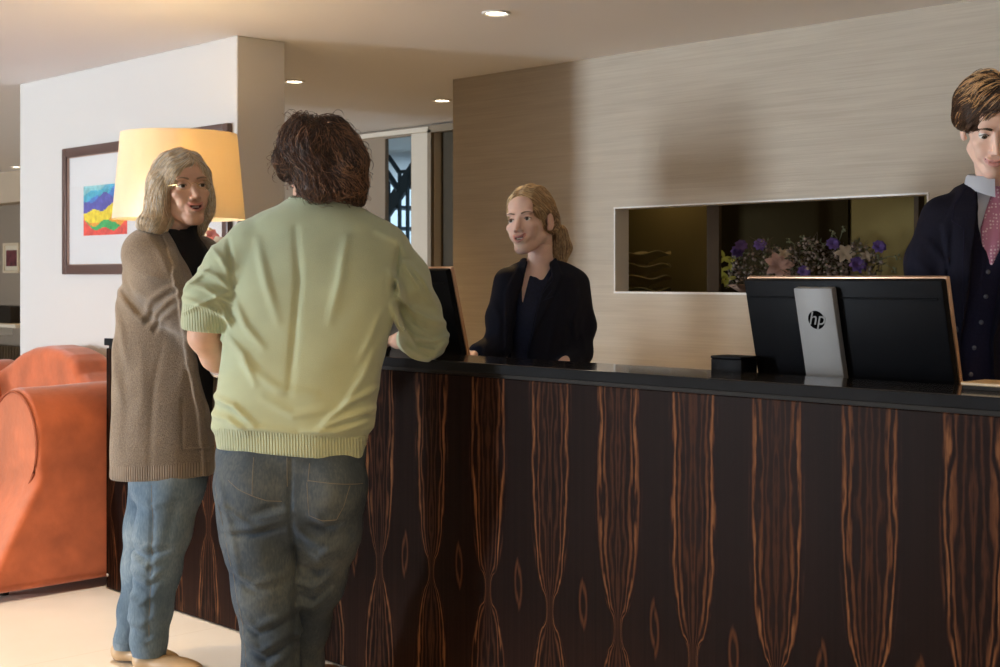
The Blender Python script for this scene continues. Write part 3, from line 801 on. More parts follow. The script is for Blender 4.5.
def hand_pts(w, d, side, up, s=1.0, curl=.35, spread=.14):
    """chains of (x,y,z,r) for a hand: w wrist, d pointing, side toward the thumb, up = back of the hand"""
    w, d, side, up = [np.array(v, float) for v in (w, d, side, up)]
    d /= np.linalg.norm(d); side -= d*(side@d); side /= np.linalg.norm(side); u2 = np.cross(side, d); u2 *= np.sign(u2@up) or 1
    out = []; palm = []
    for i, (o, L, r) in enumerate(((.030, .072, .0088), (.010, .082, .0090), (-.010, .076, .0086), (-.029, .060, .0076))):
        k = w+side*o*s*.7+d*.02*s; kn = w+side*o*s+d*(.088-abs(o-.005)*.25)*s
        out.append([(*k, .013*s), (*kn, .0115*s)])
        p = kn; a = curl*.5; ch = [(*kn, .0105*s)]
        dd = d+side*spread*o/.03
        for j, fr in enumerate((.45, .30, .25)):
            a += curl*(.8+.3*j); v = dd*math.cos(a)-u2*math.sin(a); v /= np.linalg.norm(v); p = p+v*L*fr*s; ch.append((*p, r*s*(1-.1*(j+1))))
        out.append(ch)
    t0 = w+side*.022*s+d*.012*s; t1 = w+(side*.052+d*.045-u2*.008)*s; t2 = w+(side*.058+d*.078-u2*.018)*s; t3 = w+(side*.052+d*.102-u2*.024)*s
    out.append([(*t0, .015*s), (*t1, .012*s), (*t2, .0105*s), (*t3, .0085*s)])
    return out
def hand_sdf(P, hp):
    d = None
    for ch in hp:
        e = chain(P, ch, .004); d = e if d is None else smin(d, e, .006)
    return d

class Person:
    """frame: x = to the right as seen by the camera, y = away, z = up; standing on the floor at px, distance Y"""
    def __init__(s, px, Y, label):
        s.Y = Y; s.A0 = (px-500)/FPX*Y; p = wpt(px, 276, Y); s.loc = Vector((p.x, p.y, 0)); s.label = label
    def q(s, px, py, dep=0):
        Y = s.Y+dep; return ((px-500)/FPX*Y-s.A0, dep, 1.33-(py-HZ)/FPX*Y)
    def q2(s, px, py): a = s.q(px, py); return (a[0], a[2])
    def j(s, px, py, dep, r): return (*s.q(px, py, dep), r)
    def rows(s, rr):
        """(py, xl, xr, ry[, dep])"""
        out = []
        for r in rr:
            dep = r[4] if len(r) > 4 else 0
            a0, _, z = s.q(r[1], r[0]); a1, _, z = s.q(r[2], r[0]); out.append((z, (a0+a1)/2, dep, (a1-a0)/2, r[3]))
        return out
    def folds(s, P, d, L, front=None):
        """L: (w px, h mm, [px,py, px,py ...]); positive = ridge. Only the side nearer than front"""
        k = s.Y/FPX; acc = 0
        for w, h, c in L:
            pts = [s.q2(c[i], c[i+1]) for i in range(0, len(c), 2)]
            acc = acc+ridge(P, pts, w*k, h*.001)
        if front is not None: acc = acc*np.clip((front-P[:, 1])/.04, 0, 1)
        return d-acc
    def body(s, parts, mats, mi=None):
        V, Fc = joinvf(parts); me = npmesh('person', V, Fc, True, mi)
        o = link('person', me, mats); o.location = s.loc; o.rotation_euler = (0, 0, YAW); s.root = o
        return tag(o, s.label, 'person')
    def add(s, name, V, Fc, m, label=None, mi=None, parent=None):
        o = link(name, npmesh(name, V, Fc, True, mi), m, parent or s.root)
        if label: o['label'] = label
        return o
def bounds(pts, pad):
    A = np.array([p[:3] for p in pts]); return A.min(0)-pad, A.max(0)+pad

# ------------------------------------------------------------------ the orange armchair at the left end of the counter
def armchair():
    t = thing('sofa', 'large orange suede sofa with scroll arms and a humped back beside the white pier', 'sofa', (-.6, .2, 0))
    ms = mat('orange_suede', (.50, .125, .048), .9, spec=.15, sheen=.5, noise=(7, .22), bump=(35, .12))
    mp = mat('orange_piping', (.34, .08, .03), .8)
    T = root_matrix(t).inverted()
    def put(name, fn, lo, hi, h, m=ms):
        V, Fc = snet(fn, lo, hi, h); V = V+np.array(T.translation)
        o = link(name, npmesh(name, V, Fc), m, t); return o
    def sdbox(P, c, r, k):
        q = np.abs(P-np.array(c, F4))-(np.array(r, F4)-k); return (np.sqrt((np.maximum(q, 0)**2).sum(1))+np.minimum(q.max(1), 0)-k).astype(F4)
    def armf(cx):
        def fn(P):
            yf = -.27-.22*np.clip((.50-P[:, 2])/.42, 0, 1)
            r = np.sqrt((P[:, 0]-cx)**2+(P[:, 2]-.622)**2)-.236-.004*np.sin(P[:, 1]*9)
            roll = smax(r.astype(F4), np.maximum(-.285-P[:, 1], P[:, 1]-.62).astype(F4), .03)
            b = sdbox(P, (cx+.035, .1, .33), (.190, 1.2, .30), .05); b = smax(b, np.maximum(yf-P[:, 1], P[:, 1]-.62).astype(F4), .03)
            b = smax(b, (.035-P[:, 2]).astype(F4), .01)
            return smin(roll, b, .03)-.002*vnoise(P, 14, 5)
        return fn
    put('arm', armf(-.246), (-.56, -.60, .0), (.04, .70, .92), .011); put('arm', armf(-2.24), (-2.56, -.60, .0), (-1.93, .70, .92), .016)
    for cx in (-.246, -2.24):
        b = B(); pts = [(cx+.218*math.cos(a), -.287, .622+.218*math.sin(a)) for a in [math.radians(-60+k*10) for k in range(25)]]
        tube(b, pts, .006, 6); obj('piping', b, mp, t, True)
    yb = .56
    pk = [(-60, 371), (0, 371), (14, 370), (26, 362), (38, 352), (50, 346.5), (62, 345), (75, 348), (87, 354), (93, 361), (98, 372), (110, 384)]
    BX = np.array([X_at(a, yb) for a, _ in pk]); BZ = np.array([Z_at(a, b, yb) for a, b in pk])
    def back(P):
        top = np.interp(P[:, 0], BX, BZ).astype(F4); d = np.maximum(P[:, 2]-top, np.abs(P[:, 1]-yb)-.115); d = smax((P[:, 2]-top).astype(F4), (np.abs(P[:, 1]-yb)-.115-.0*P[:, 0]).astype(F4), .06)
        d = smax(d, np.maximum(-2.34-P[:, 0], P[:, 0]+.04).astype(F4), .03); return smax(d, (.06-P[:, 2]).astype(F4), .02)
    put('backrest', back, (-2.42, .35, 0), (.02, .74, 1.06), .012)
    def wing(P):
        ww = [(60, 392), (72, 381), (80, 376), (92, 371), (104, 366.5), (120, 366)]; y_ = .42
        X = np.array([X_at(a, y_) for a, _ in ww]); Z = np.array([Z_at(a, b, y_) for a, b in ww]); top = spline(X, Z, np.clip(P[:, 0], X[0], X[-1]))
        d = smax((P[:, 2]-top).astype(F4), (np.abs(P[:, 1]-y_)-.06).astype(F4), .04); d = smax(d, np.maximum(-.62-P[:, 0], P[:, 0]+.02).astype(F4), .03); return smax(d, (.6-P[:, 2]).astype(F4), .02)
    put('back_cushion', wing, (-.7, .32, .55), (.04, .52, 1.02), .01)
    put('seat_cushion', lambda P: sdbox(P, (-1.24, .03, .38), (.76, .42, .09), .05), (-2.1, -.45, .25), (-.4, .5, .5), .018)
    put('seat_base', lambda P: sdbox(P, (-1.24, .08, .17), (.78, .42, .13), .03), (-2.1, -.45, .0), (-.4, .55, .34), .02)
    for x_ in (-.12, -2.3):
        for y_ in (-.36, .5):
            b = B(); lathe(b, [(.02, 0), (.028, .04)], (x_-.06, y_, 0), 12); obj('foot', b, m_dark, t, True)
armchair()

# ------------------------------------------------------------------ framed paintings on the pier
m_frame = mat('brown_bronze_frame', (.10, .055, .045), .35, spec=.5)
m_mat = mat('pale_mat_board', (.74, .74, .74), .7)
def painting(t, x0, x1, z0, z1, y, cols, seed):
    """wavy horizontal bands of watercolour, one material slot per colour"""
    nx, nz = 40, 40; bm = B(); ms = [mat('paint_'+n, c, .6, noise=(30, .25)) for n, c in cols]; r = random.Random(seed); ph = [r.random()*6 for _ in cols]
    vs = [[bm.verts.new((x0+(x1-x0)*i/nx, y, z0+(z1-z0)*k/nz)) for i in range(nx+1)] for k in range(nz+1)]
    n = len(cols)
    for k in range(nz):
        for i in range(nx):
            f = bm.faces.new([vs[k][i], vs[k][i+1], vs[k+1][i+1], vs[k+1][i]]); u = i/nx; v = 1-k/nz
            bnd = 0
            for q in range(n-1):
                lv = (q+1)/n*.92+.08*math.sin(u*5+ph[q])-.10*u*(1 if q < 3 else -.6)+.05*math.sin(u*13+ph[q]*2)+(.14*abs(math.sin(u*4.4)) if q in (n-3, n-4) else 0)
                if v > lv: bnd = q+1
            f.material_index = bnd
    obj('print', bm, ms, t)
def framed(x0, x1, z0, z1, label, art, cols, seed, fw=.052):
    y = PY0; t = thing('framed_picture', label, 'picture', ((x0+x1)/2, y, z0), 0, 'framed pictures on the white pier')
    b = B()
    def side(a0, a1, c0, c1):  # mitred bar with a stepped moulding
        box(b, a0, a1, y-.030, y-.001, c0, c1, .006, 2)
    side(x0, x0+fw, z0, z1); side(x1-fw, x1, z0, z1); side(x0+fw-.004, x1-fw+.004, z0, z0+fw); side(x0+fw-.004, x1-fw+.004, z1-fw, z1)
    obj('frame', b, m_frame, t, True)
    b = B(); g = fw-.004
    for q in ((x0+g, x0+g+.008, z0+g, z1-g), (x1-g-.008, x1-g, z0+g, z1-g), (x0+g, x1-g, z0+g, z0+g+.008), (x0+g, x1-g, z1-g-.008, z1-g)): box(b, q[0], q[1], y-.022, y-.004, q[2], q[3])
    obj('inner_slip', b, mat('slip_rose_gold', (.45, .30, .24), .3, metal=.6), t)
    obj('mat_board', box(B(), x0+fw, x1-fw, y-.010, y-.001, z0+fw, z1-fw), m_mat, t)
    if art: painting(t, *art, y-.0115, cols, seed)
    b = B(); box(b, x0+fw, x1-fw, y-.016, y-.014, z0+fw, z1-fw)
    mg = glass_mat('picture_glass'); obj('glass', b, mg, t)
ya = PY0-.02
x0, x1 = X_at(63, ya), X_at(149, ya); z0, z1 = Z_at(66, 274.5, ya), Z_at(63, 149, ya)
ax0, ax1 = X_at(82, ya), X_at(125.5, ya)
framed(x0, x1, z0, z1, 'framed colourful wavy landscape painting on the white pier, left of the lamp', (ax0, ax1, Z_at(100, 235, ya), Z_at(82, 192, ya)+.03),
       [('aqua', (.28, .62, .66)), ('sky', (.08, .45, .62)), ('blue', (.07, .22, .60)), ('violet', (.10, .10, .42)), ('yellow', (.90, .66, .04)), ('orange', (.85, .35, .04)), ('green', (.04, .42, .12)), ('red', (.78, .08, .06))], 4)
x0b, x1b = X_at(158, ya), X_at(229, ya); wd = x1-x0
framed(x1b-wd*.74, x1b, z0, Z_at(224, 123.5, ya), 'framed picture on the white pier mostly hidden behind the glowing lampshade', (x1b-wd*.6, x1b-wd*.22, z0+.22, z1-.2),
       [('lilac', (.30, .22, .45)), ('grey', (.4, .4, .42)), ('rose', (.5, .25, .3)), ('ochre', (.6, .4, .1)), ('teal', (.1, .35, .35))], 9)

# ------------------------------------------------------------------ flowers and dishes in the display opening
m_twig = mat('dried_twig', (.13, .09, .065), .85)
m_leaf = mat('dusty_green_leaf', (.17, .17, .09), .8, noise=(30, .3))
m_leafy = mat('yellow_green_leaf', (.42, .38, .05), .6)
m_cream = mat('cream_petal', (.72, .58, .42), .6); m_pinkp = mat('pale_pink_petal', (.72, .46, .38), .6); m_purp = mat('purple_petal', (.24, .14, .46), .7)
def petal_flower(c, r, n, m, parent, tilt=(0, 0, 0), cup=.4, wid=.30, name='flower', label=None):
    b = B(); R = Euler(tilt).to_matrix()
    for k in range(n):
        a = 2*math.pi*k/n+.2*random.random(); d = Vector((math.cos(a), math.sin(a), 0)); s = Vector((-math.sin(a), math.cos(a), 0)); prev = None
        for i in range(6):
            t = i/5; w = wid*r*math.sin(math.pi*min(.98, .12+t*.86))**.8; p = d*r*t+Vector((0, 0, cup*r*(t-t*t*.9)))
            row = [b.verts.new(Vector(c)+R@(p+s*w*q+Vector((0, 0, .25*w*abs(q))))) for q in (-1, 0, 1)]
            if prev:
                for q in (0, 1): b.faces.new([prev[q], prev[q+1], row[q+1], row[q]])
            prev = row
    bmesh.ops.solidify(b, geom=b.faces[:], thickness=.0012)
    o = obj(name, b, m, parent, True)
    if label: o['label'] = label
    return o
def arrangement():
    y = 2.78; sc = on_y(800, y)/FPX
    P_ = lambda px, py, dy=0: Vector((X_at(px, y+dy), y+dy, Z_at(px, py, y+dy)))
    c = P_(806, 290); c.z = 1.20
    t = thing('flower_arrangement', 'wide low dried flower arrangement with purple and cream blooms in the wall opening', 'flowers', tuple(c))
    x0_, x1_ = X_at(727, y), X_at(885, y); L = (x1_-x0_)/2; cx = (x0_+x1_)/2
    b = B(); prof = [(.30, 0), (.72, .03), (.93, .075), (1.0, .088), (.97, .084), (.70, .045), (.2, .03)]
    lathe(b, prof, (0, 0, 0), 40, M=Matrix.Translation((cx, y, 1.2)) @ Matrix.Diagonal((L, .13, 1, 1))); obj('bowl', b, mat('pale_terracotta_bowl', (.55, .34, .24), .6), t, True)
    r = random.Random(5)
    # packed dry filling with twigs and little leaves
    bt = B(); bl = B(); bs = B()
    for k in range(1250):
        px_ = r.uniform(728, 882); dy = r.uniform(-.10, .10); hgt = (1-abs((px_-805)/95)**2.2)
        top = 243+14*(1-hgt)+6*math.sin(px_*.13); py_ = r.uniform(top, 286); p = P_(px_, py_, dy)
        d = Vector((r.uniform(-1, 1), r.uniform(-1, 1), r.uniform(-.1, 1))).normalized()
        if k % 3 == 0: tube(bt, [p-d*.02, p, p+d*r.uniform(.02, .05)+Vector((0, 0, r.uniform(-.01, .01)))], [.0018, .0014, .0006], 4)
        elif k % 3 == 1:
            s = d.cross(Vector((r.random(), r.random(), r.random()))).normalized()*.006; v = [bl.verts.new(q) for q in (p, p+d*.014+s, p+d*.030, p+d*.014-s)]; bl.faces.new(v)
        else: bmesh.ops.create_icosphere(bs, subdivisions=1, radius=r.uniform(.004, .010), matrix=Matrix.Translation(p))
    bmesh.ops.solidify(bl, geom=bl.faces[:], thickness=.0008)
    obj('twigs', bt, m_twig, t)['kind'] = 'stuff'; obj('leaves', bl, m_leaf, t)['kind'] = 'stuff'; dp = obj('dried_pods', bs, mat('dried_pods', (.30, .23, .19), .9, noise=(40, .5)), t); dp['kind'] = 'stuff'
    for (a, bpx, e_, f) in ((835, 250, 843, 228), (838, 250, 832, 232), (852, 252, 876, 256), (860, 262, 893, 268), (875, 262, 898, 257), (796, 255, 789, 240), (812, 250, 803, 238), (760, 262, 738, 252)):
        bt = B(); tube(bt, [P_(a, bpx), P_((a+e_)/2+2, (bpx+f)/2-3), P_(e_, f)], [.003, .002, .001], 5)
        for k in range(5): bmesh.ops.create_icosphere(bt, subdivisions=1, radius=.006, matrix=Matrix.Translation(P_(e_, f)+Vector((r.uniform(-.015, .015), 0, r.uniform(-.02, .01)))))
        obj('stem', bt, m_leaf, t)
    F = (1.15, 0, .8)
    for (px_, py_, rr, m, n, tl) in ((779, 266, .075, m_pinkp, 7, (1.2, 0, .85)), (784, 254, .035, m_cream, 5, (.9, .2, .8)), (845, 254, .050, m_cream, 6, (1.1, .1, .6)), (866, 256, .030, m_cream, 5, F), (731, 245, 0, m_purp, 0, F)):
        if n: petal_flower(P_(px_, py_, -.09), rr, n, m, t, tl, label='large pale pink star shaped bloom' if rr > .07 else None)
    for (px_, py_) in ((741, 246), (760, 245), (804, 272), (833, 244), (858, 265), (879, 247), (737, 252)):
        rr = .034 if px_ != 858 else .044
        for q in range(2): petal_flower(P_(px_, py_, -.08)+Vector((0, q*.006, q*.004)), rr*(1-.3*q), 8, m_purp, t, (1.1+q*.2, r.uniform(-.3, .3), .8), cup=.7, wid=.42, name='purple_flower')
    for (px_, py_) in ((724, 258), (730, 262), (723, 281), (728, 279), (722, 270)): petal_flower(P_(px_, py_, -.03), .045, 3, m_leafy, t, (1.3, r.uniform(-1, 1), .8), wid=.22, name='leaf')
arrangement()
def dishes():
    y = 2.80; m = mat('olive_bronze_glaze', (.46, .36, .14), .5)
    cx = X_at(641, y)
    for k, (py_, nm) in enumerate(((289.5, 'bottom of the stack'), (278, 'second from the bottom'), (266.5, 'third from the bottom'), (255, 'on top of the stack'))):
        z = 1.20 if k == 0 else 1.20+k*.064
        t = thing('bronze_dish', 'wavy bronze dish in the wall opening, '+nm, 'dish', (cx, y, z), 0, 'stacked bronze dishes in the wall opening')
        b = B(); n = 48; rings = []
        for (r_, zz) in ((.03, 0), (.035, .006), (.05, .016), (.11, .045), (.16, .058), (.158, .063), (.10, .052), (.03, .022)):
            rings.append([b.verts.new((cx+r_*math.cos(a), y+r_*math.sin(a), z+zz+.010*(r_/.16)**2*math.sin(5*a+k))) for a in [2*math.pi*q/n for q in range(n)]])
        for A_, B_ in zip(rings, rings[1:]):
            for q in range(n): b.faces.new([A_[q], A_[(q+1) % n], B_[(q+1) % n], B_[q]])
        b.faces.new(rings[0][::-1]); b.faces.new(rings[-1]); obj('dish', b, m, t, True)
dishes()

# ------------------------------------------------------------------ small vase of flowers and papers next to the lamp
def vase():
    y = .13; P_ = lambda px, py, dy=0: Vector((X_at(px, y+dy), y+dy, Z_at(px, py, y+dy)))
    c = P_(213, 300); c.z = LT
    t = thing('flower_vase', 'small glass vase of white and pink flowers on the ledge beside the lamp', 'vase', tuple(c))
    mg = glass_mat('clear_glass', (.93, .96, .96))
    b = B(); lathe(b, [(.025, 0), (.036, .01), (.038, .06), (.026, .12), (.030, .14), (.028, .14), (.024, .12), (.034, .06), (.030, .012), (.001, .010)], tuple(c), 28); obj('glass_vase', b, mg, t, True)
    r = random.Random(3)
    mw = mat('white_petal', (.85, .78, .68), .6); mk = mat('pink_petal', (.70, .28, .26), .6)
    for (px_, py_, rr, m, n) in ((203, 234, .045, mw, 6), (209, 243, .035, mw, 6), (212, 236, .030, mk, 5), (206, 250, .035, mk, 6), (214, 252, .035, mw, 6), (204, 261, .030, mk, 5), (219, 244, .035, mw, 6), (221, 258, .03, mk, 5)):
        p = P_(px_, py_); petal_flower(p, rr, n, m, t, (1.2, r.uniform(-.4, .4), .8), cup=.6, wid=.4)
        bs = B(); tube(bs, [c+Vector((r.uniform(-.01, .01), 0, .02)), c.lerp(p, .5)+Vector((0, 0, .02)), p], .0018, 5); obj('stem', bs, m_leaf, t, True)
vase()
p0 = Vector((X_at(216, .15), .15, LT))
t = thing('paper_stack', 'white papers standing in a small holder on the ledge behind the couple', 'papers', (p0.x+.10, .16, LT))
mpw = mat('white_paper', (.86, .85, .82), .7)
obj('paper', box(B(), p0.x+.06, p0.x+.27, .150, .153, LT+.012, LT+.30, 0, 1), mpw, t); obj('paper', box(B(), p0.x+.07, p0.x+.28, .160, .163, LT+.012, LT+.29, 0, 1), mpw, t)
obj('holder', box(B(), p0.x+.05, p0.x+.29, .13, .18, LT+.0005, LT+.05, .004, 2), m_silver, t)

# ------------------------------------------------------------------ cloth materials
def ribmat(name, col, period, strength=.5, axis='X', rough=.85, noise=.12):
    m = mat(name, col, rough, spec=.2, sheen=.3, noise=(14, noise)); nt = m.node_tree; b = nt.nodes['Principled BSDF']; N = nt.nodes.new; L = nt.links.new
    tc = N('ShaderNodeTexCoord'); w = N('ShaderNodeTexWave'); w.wave_type = 'BANDS'; w.bands_direction = axis
    w.inputs['Scale'].default_value = .314/period; w.inputs['Distortion'].default_value = .15
    L(tc.outputs['Object'], w.inputs[0]); bp = N('ShaderNodeBump'); bp.inputs['Strength'].default_value = strength; bp.inputs['Distance'].default_value = .004
    L(w.outputs[1], bp.inputs['Height']); L(bp.outputs[0], b.inputs['Normal'])
    return m
def denim(name, c0, c1, c2):
    m = mat(name, c0, .8, spec=.2, bump=(900, .25)); nt = m.node_tree; b = nt.nodes['Principled BSDF']; N = nt.nodes.new; L = nt.links.new
    tc = N('ShaderNodeTexCoord')
    n1 = N('ShaderNodeTexNoise'); n1.inputs['Scale'].default_value = 5; n1.inputs['Detail'].default_value = 3; L(tc.outputs['Object'], n1.inputs[0])
    mp = N('ShaderNodeMapping'); mp.inputs['Scale'].default_value = (1, 1, .35); L(tc.outputs['Object'], mp.inputs[0])
    n2 = N('ShaderNodeTexNoise'); n2.inputs['Scale'].default_value = 160; n2.inputs['Detail'].default_value = 2; L(mp.outputs[0], n2.inputs[0])
    a = N('ShaderNodeMath'); a.operation = 'MULTIPLY_ADD'; a.inputs[1].default_value = .35; L(n2.outputs[0], a.inputs[0]); L(n1.outputs[0], a.inputs[2])
    r = N('ShaderNodeValToRGB'); L(a.outputs[0], r.inputs[0]); e = r.color_ramp.elements
    e[0].position = .45; e[0].color = (*c1, 1); e[1].position = .90; e[1].color = (*c2, 1); k = e.new(.66); k.color = (*c0, 1)
    L(r.outputs[0], b.inputs['Base Color']); return m
m_sweater = mat('pale_green_knit', (.43, .49, .335), .9, spec=.15, sheen=.35, noise=(9, .05), bump=(420, .18))
m_swrib = ribmat('pale_green_ribbing', (.43, .49, .335), .0085, .7, noise=.04)
m_jeans = denim('dark_denim', (.055, .075, .10), (.030, .045, .07), (.12, .14, .15))
m_jeans2 = denim('washed_blue_denim', (.15, .215, .28), (.09, .14, .20), (.30, .37, .42))
m_stitch = mat('stitch_thread', (.17, .15, .12), .7)
m_cardi = mat('taupe_wool_knit', (.235, .19, .15), .95, spec=.1, sheen=.45, noise=(260, .28), bump=(300, .5))
m_cardrib = ribmat('taupe_ribbing', (.235, .19, .15), .008, .6, noise=.2)
m_black = mat('black_cloth', (.012, .012, .014), .85, spec=.2)
m_suit = mat('navy_suit_wool', (.0085, .0075, .014), .85, spec=.12, sheen=.0, noise=(200, .2))
m_vest = mat('dark_navy_waistcoat', (.012, .010, .024), .8, spec=.15, noise=(200, .2))
m_shirt = mat('white_shirt', (.78, .80, .85), .6)
m_button = mat('dark_button', (.05, .05, .06), .3)
m_navy = mat('navy_blouse', (.010, .014, .038), .7, spec=.3, noise=(120, .25))
m_jacket = mat('black_navy_jacket', (.009, .010, .019), .8, spec=.2)
m_gold = mat('gold_metal', (.8, .55, .25), .25, metal=1)
m_steel = mat('watch_steel', (.6, .6, .6), .25, metal=1)
m_shoe = mat('tan_leather_shoe', (.55, .38, .22), .45)
m_shoeb = mat('brown_leather_shoe', (.12, .06, .035), .4)
def hairm(n, c, r=.42): return mat(n, c, r, spec=.5, noise=(60, .25))

def project(fn, pts, far=.5, off=.0):
    """drop x-z points onto the near side of a surface (from the viewer's side)"""
    P = np.array([(a, -far, z) for a, z in pts], F4); t = np.zeros(len(P), F4)
    for _ in range(40): Q = P.copy(); Q[:, 1] += t; t += np.clip(fn(Q), -.05, .05)*.8
    P[:, 1] += t-off; return [Vector(p) for p in P.astype(float)]
def densify(pts, n=6):
    out = []
    for a, b in zip(pts, pts[1:]):
        for k in range(n): out.append((a[0]+(b[0]-a[0])*k/n, a[1]+(b[1]-a[1])*k/n))
    return out+[pts[-1]]
def seam(p, fn, name, px, r, m, parent, closed=False, off=.0):
    pts = [p.q2(px[i], px[i+1]) for i in range(0, len(px), 2)]
    b = B(); tube(b, project(fn, densify(pts), off=off), r, 5); return obj(name, b, m, parent, True, True)
def split(V, Fc, mask):
    out = []
    for mk in (mask, ~mask):
        f = Fc[mk]; u, inv = np.unique(f, return_inverse=True); out.append((V[u], inv.reshape(f.shape)))
    return out

# ================================================================== the man in the pale green sweater
def man():
    p = Person(300, 4.2, 'man seen from behind in pale green sweater and dark jeans leaning on the counter')
    j = p.j
    hc = p.q(314, 162, .045); hR = Rmat(-140, 2, 0); hs = 1.0
    # ---- sweater
    rows = p.rows([(197, 287, 347, .055, .01), (204, 278, 356, .064, .01), (212, 260, 369, .080, .01), (222, 245, 387, .095, .01), (236, 236, 399, .108, .01), (258, 231, 404, .118, .0), (285, 228, 402, .128, .0), (320, 227, 394, .132, .0),
                   (350, 223, 386, .132), (380, 219, 379, .134), (408, 214, 376, .140), (425, 211, 374, .142), (437, 212, 372, .138), (447, 214, 369, .132), (485, 215, 366, .130)])
    la = [j(250, 247, 0, .074), j(229, 268, -.01, .072), j(210, 298, -.01, .072), j(204, 322, 0, .071)]
    ra = [j(382, 251, .02, .078), j(404, 278, .07, .074), j(417, 312, .17, .071), j(423, 337, .24, .070), j(412, 339, .34, .052)]
    A = [(3.5, 7, [408, 262, 424, 280, 436, 310]), (3.5, -6, [400, 300, 412, 322, 428, 334]), (4, 6, [398, 345, 412, 356, 425, 366]), (4, 9, [186, 298, 205, 303, 224, 312, 236, 322]), (4, 8, [190, 283, 210, 287, 236, 303]), (4, 7, [200, 268, 222, 276, 238, 290]), (3.5, 8, [186, 313, 205, 305, 232, 292]), (4, 5, [212, 245, 226, 258, 236, 275]),
         (4, 6, [186, 290, 200, 280, 214, 268]), (4, -5, [232, 240, 236, 262, 238, 300]), (3, 5, [222, 300, 230, 312, 235, 326]),
         (5, 7, [396, 292, 410, 310, 432, 322, 446, 326]), (4.5, 9, [398, 318, 412, 338, 430, 344, 446, 338]), (4, 8, [404, 330, 415, 350, 432, 354, 444, 346]), (4, 7, [394, 305, 400, 325, 410, 342]), (4, 6, [404, 262, 418, 285, 430, 305]),
         (4, 6, [392, 270, 400, 285, 404, 300]), (4, -6, [402, 240, 398, 262, 395, 296]), (4, 7, [412, 352, 425, 362, 440, 356]), (5, 4, [380, 232, 398, 240, 408, 256]),
         (6, 6, [232, 335, 250, 352, 262, 380]), (6, 5, [240, 300, 252, 325, 270, 345]), (5, 7, [216, 395, 240, 402, 262, 420]), (5, 6, [214, 412, 235, 415, 255, 428]), (6, 5, [378, 345, 366, 375, 350, 400]), (5, 6, [376, 388, 352, 400, 330, 418]),
         (5, 6, [374, 408, 350, 414, 325, 424]), (7, 4, [270, 395, 300, 410, 335, 405]), (6, 4, [385, 310, 372, 340, 362, 360]), (6, -4, [300, 230, 305, 280, 300, 340, 296, 390]), (7, 4, [262, 240, 272, 280, 285, 320]), (7, 4, [350, 240, 345, 280, 335, 320]),
         (5, 5, [230, 420, 270, 424, 300, 427]), (5, 5, [310, 426, 340, 428, 368, 420]), (7, 4, [250, 360, 285, 385, 320, 390])]
    zb = p.q2(0, 427)[1]
    def torso(P):
        d = loft(P, rows, 2.35)
        d = d+.006*np.clip((zb-P[:, 2]+.0*P[:, 0])/.02, 0, 1)
        return d
    def sweater(P):
        d = torso(P); a = chain(P, la, .03); b = chain(P, ra, .03)
        d = smin(d, a, .022); d = smin(d, b, .03)
        d = smax(d, (p.q2(0, 331)[1]-P[:, 2]-(P[:, 0]-p.q2(200, 0)[0])*.08)*1.0+0*d, .006) if False else d
        d = p.folds(P, d, [(w*.68, h*1.9, q_) for w, h, q_ in A], .02+.5*np.clip((P[:, 0]-p.q2(392, 0)[0])/.03, 0, 1))
        d = d-.0022*vnoise(P, 26, 3)-.0012*vnoise(P, 60, 4)
        # the pushed-up left sleeve ends in a level cuff; keep the torso whole
        cut = (p.q2(0, 329)[1]+(P[:, 0]-p.q2(178, 0)[0])*-.10)-P[:, 2]
        arm_only = P[:, 0]-(p.q2(226, 0)[0])
        d = np.where((arm_only < 0) & (a < torso(P)-.002), smax(d, cut.astype(F4), .008), d)
        ct = p.q2(0, 449)[1]+(P[:, 0]-p.q2(213, 0)[0])*-.09-.126*P[:, 1]-P[:, 2]
        d = smax(d, ct.astype(F4), .006)
        fb = p.q(402, 340, .40)   # opening of the right cuff
        return d
    lo, hi = np.array([p.q(165, 0)[0], -.26, p.q2(0, 475)[1]]), np.array([p.q(475, 0)[0], .55, p.q2(0, 185)[1]])
    V, Fc = snet(sweater, lo, hi, .004); ctr = fc(V, Fc)
    zband = p.q2(0, 428)[1]+(ctr[:, 0]-p.q2(213, 0)[0])*-.07-.11*ctr[:, 1]
    (Vh, Fh), (V2, F2) = split(V, Fc, ctr[:, 2] < zband)
    c2 = fc(V2, F2); zc = p.q2(0, 303)[1]
    (Vc, Fcf), (V3, F3) = split(V2, F2, (c2[:, 0] < p.q2(232, 0)[0]-.0) & (c2[:, 2] < zc+(c2[:, 0]-p.q2(180, 0)[0])*-.12) & (chain(c2.astype(F4), la, .03) < torso(c2.astype(F4))-.003) & (c2[:, 0] < p.q2(227, 0)[0]))
    # ---- body (skin): head, neck, arms and hands
    le = p.q(207, 330, .0); lw = p.q(236, 378, .17)
    lhand = hand_pts(lw, (.06, .10, -.05), (.0, .6, .8), (-1, -.3, .2), 1.02, .5)
    rw = p.q(398, 341, .46); rhand = hand_pts(rw, (-.12, .10, -.015), (-.6, -.7, .1), (0, 0, 1), 1.0, .55)
    def body(P):
        h = to_head(P, hc, hR, hs); d = head_sdf(h)*hs
        d = smin(d, cap(P, p.q(318, 215, .03), p.q(321, 172, .035), .066, .060), .03)
        t = chain(P, [(*p.q(310, 250, .0), .08), (*p.q(305, 300), .08), (*p.q(298, 400), .08), (*p.q(292, 470), .08)], .04)
        sh = cap(P, p.q(250, 245), p.q(380, 245), .05, .05); d = smin(d, smin(t, sh, .05), .04)
        a = chain(P, [(*p.q(243, 245), .05), (*p.q(206, 318, -.005), .047), (*p.q(205, 336, .02), .049), (*p.q(216, 356, .09), .045), (*lw, .029)], .02)
        d = smin(d, a, .02); d = smin(d, hand_sdf(P, lhand), .012)
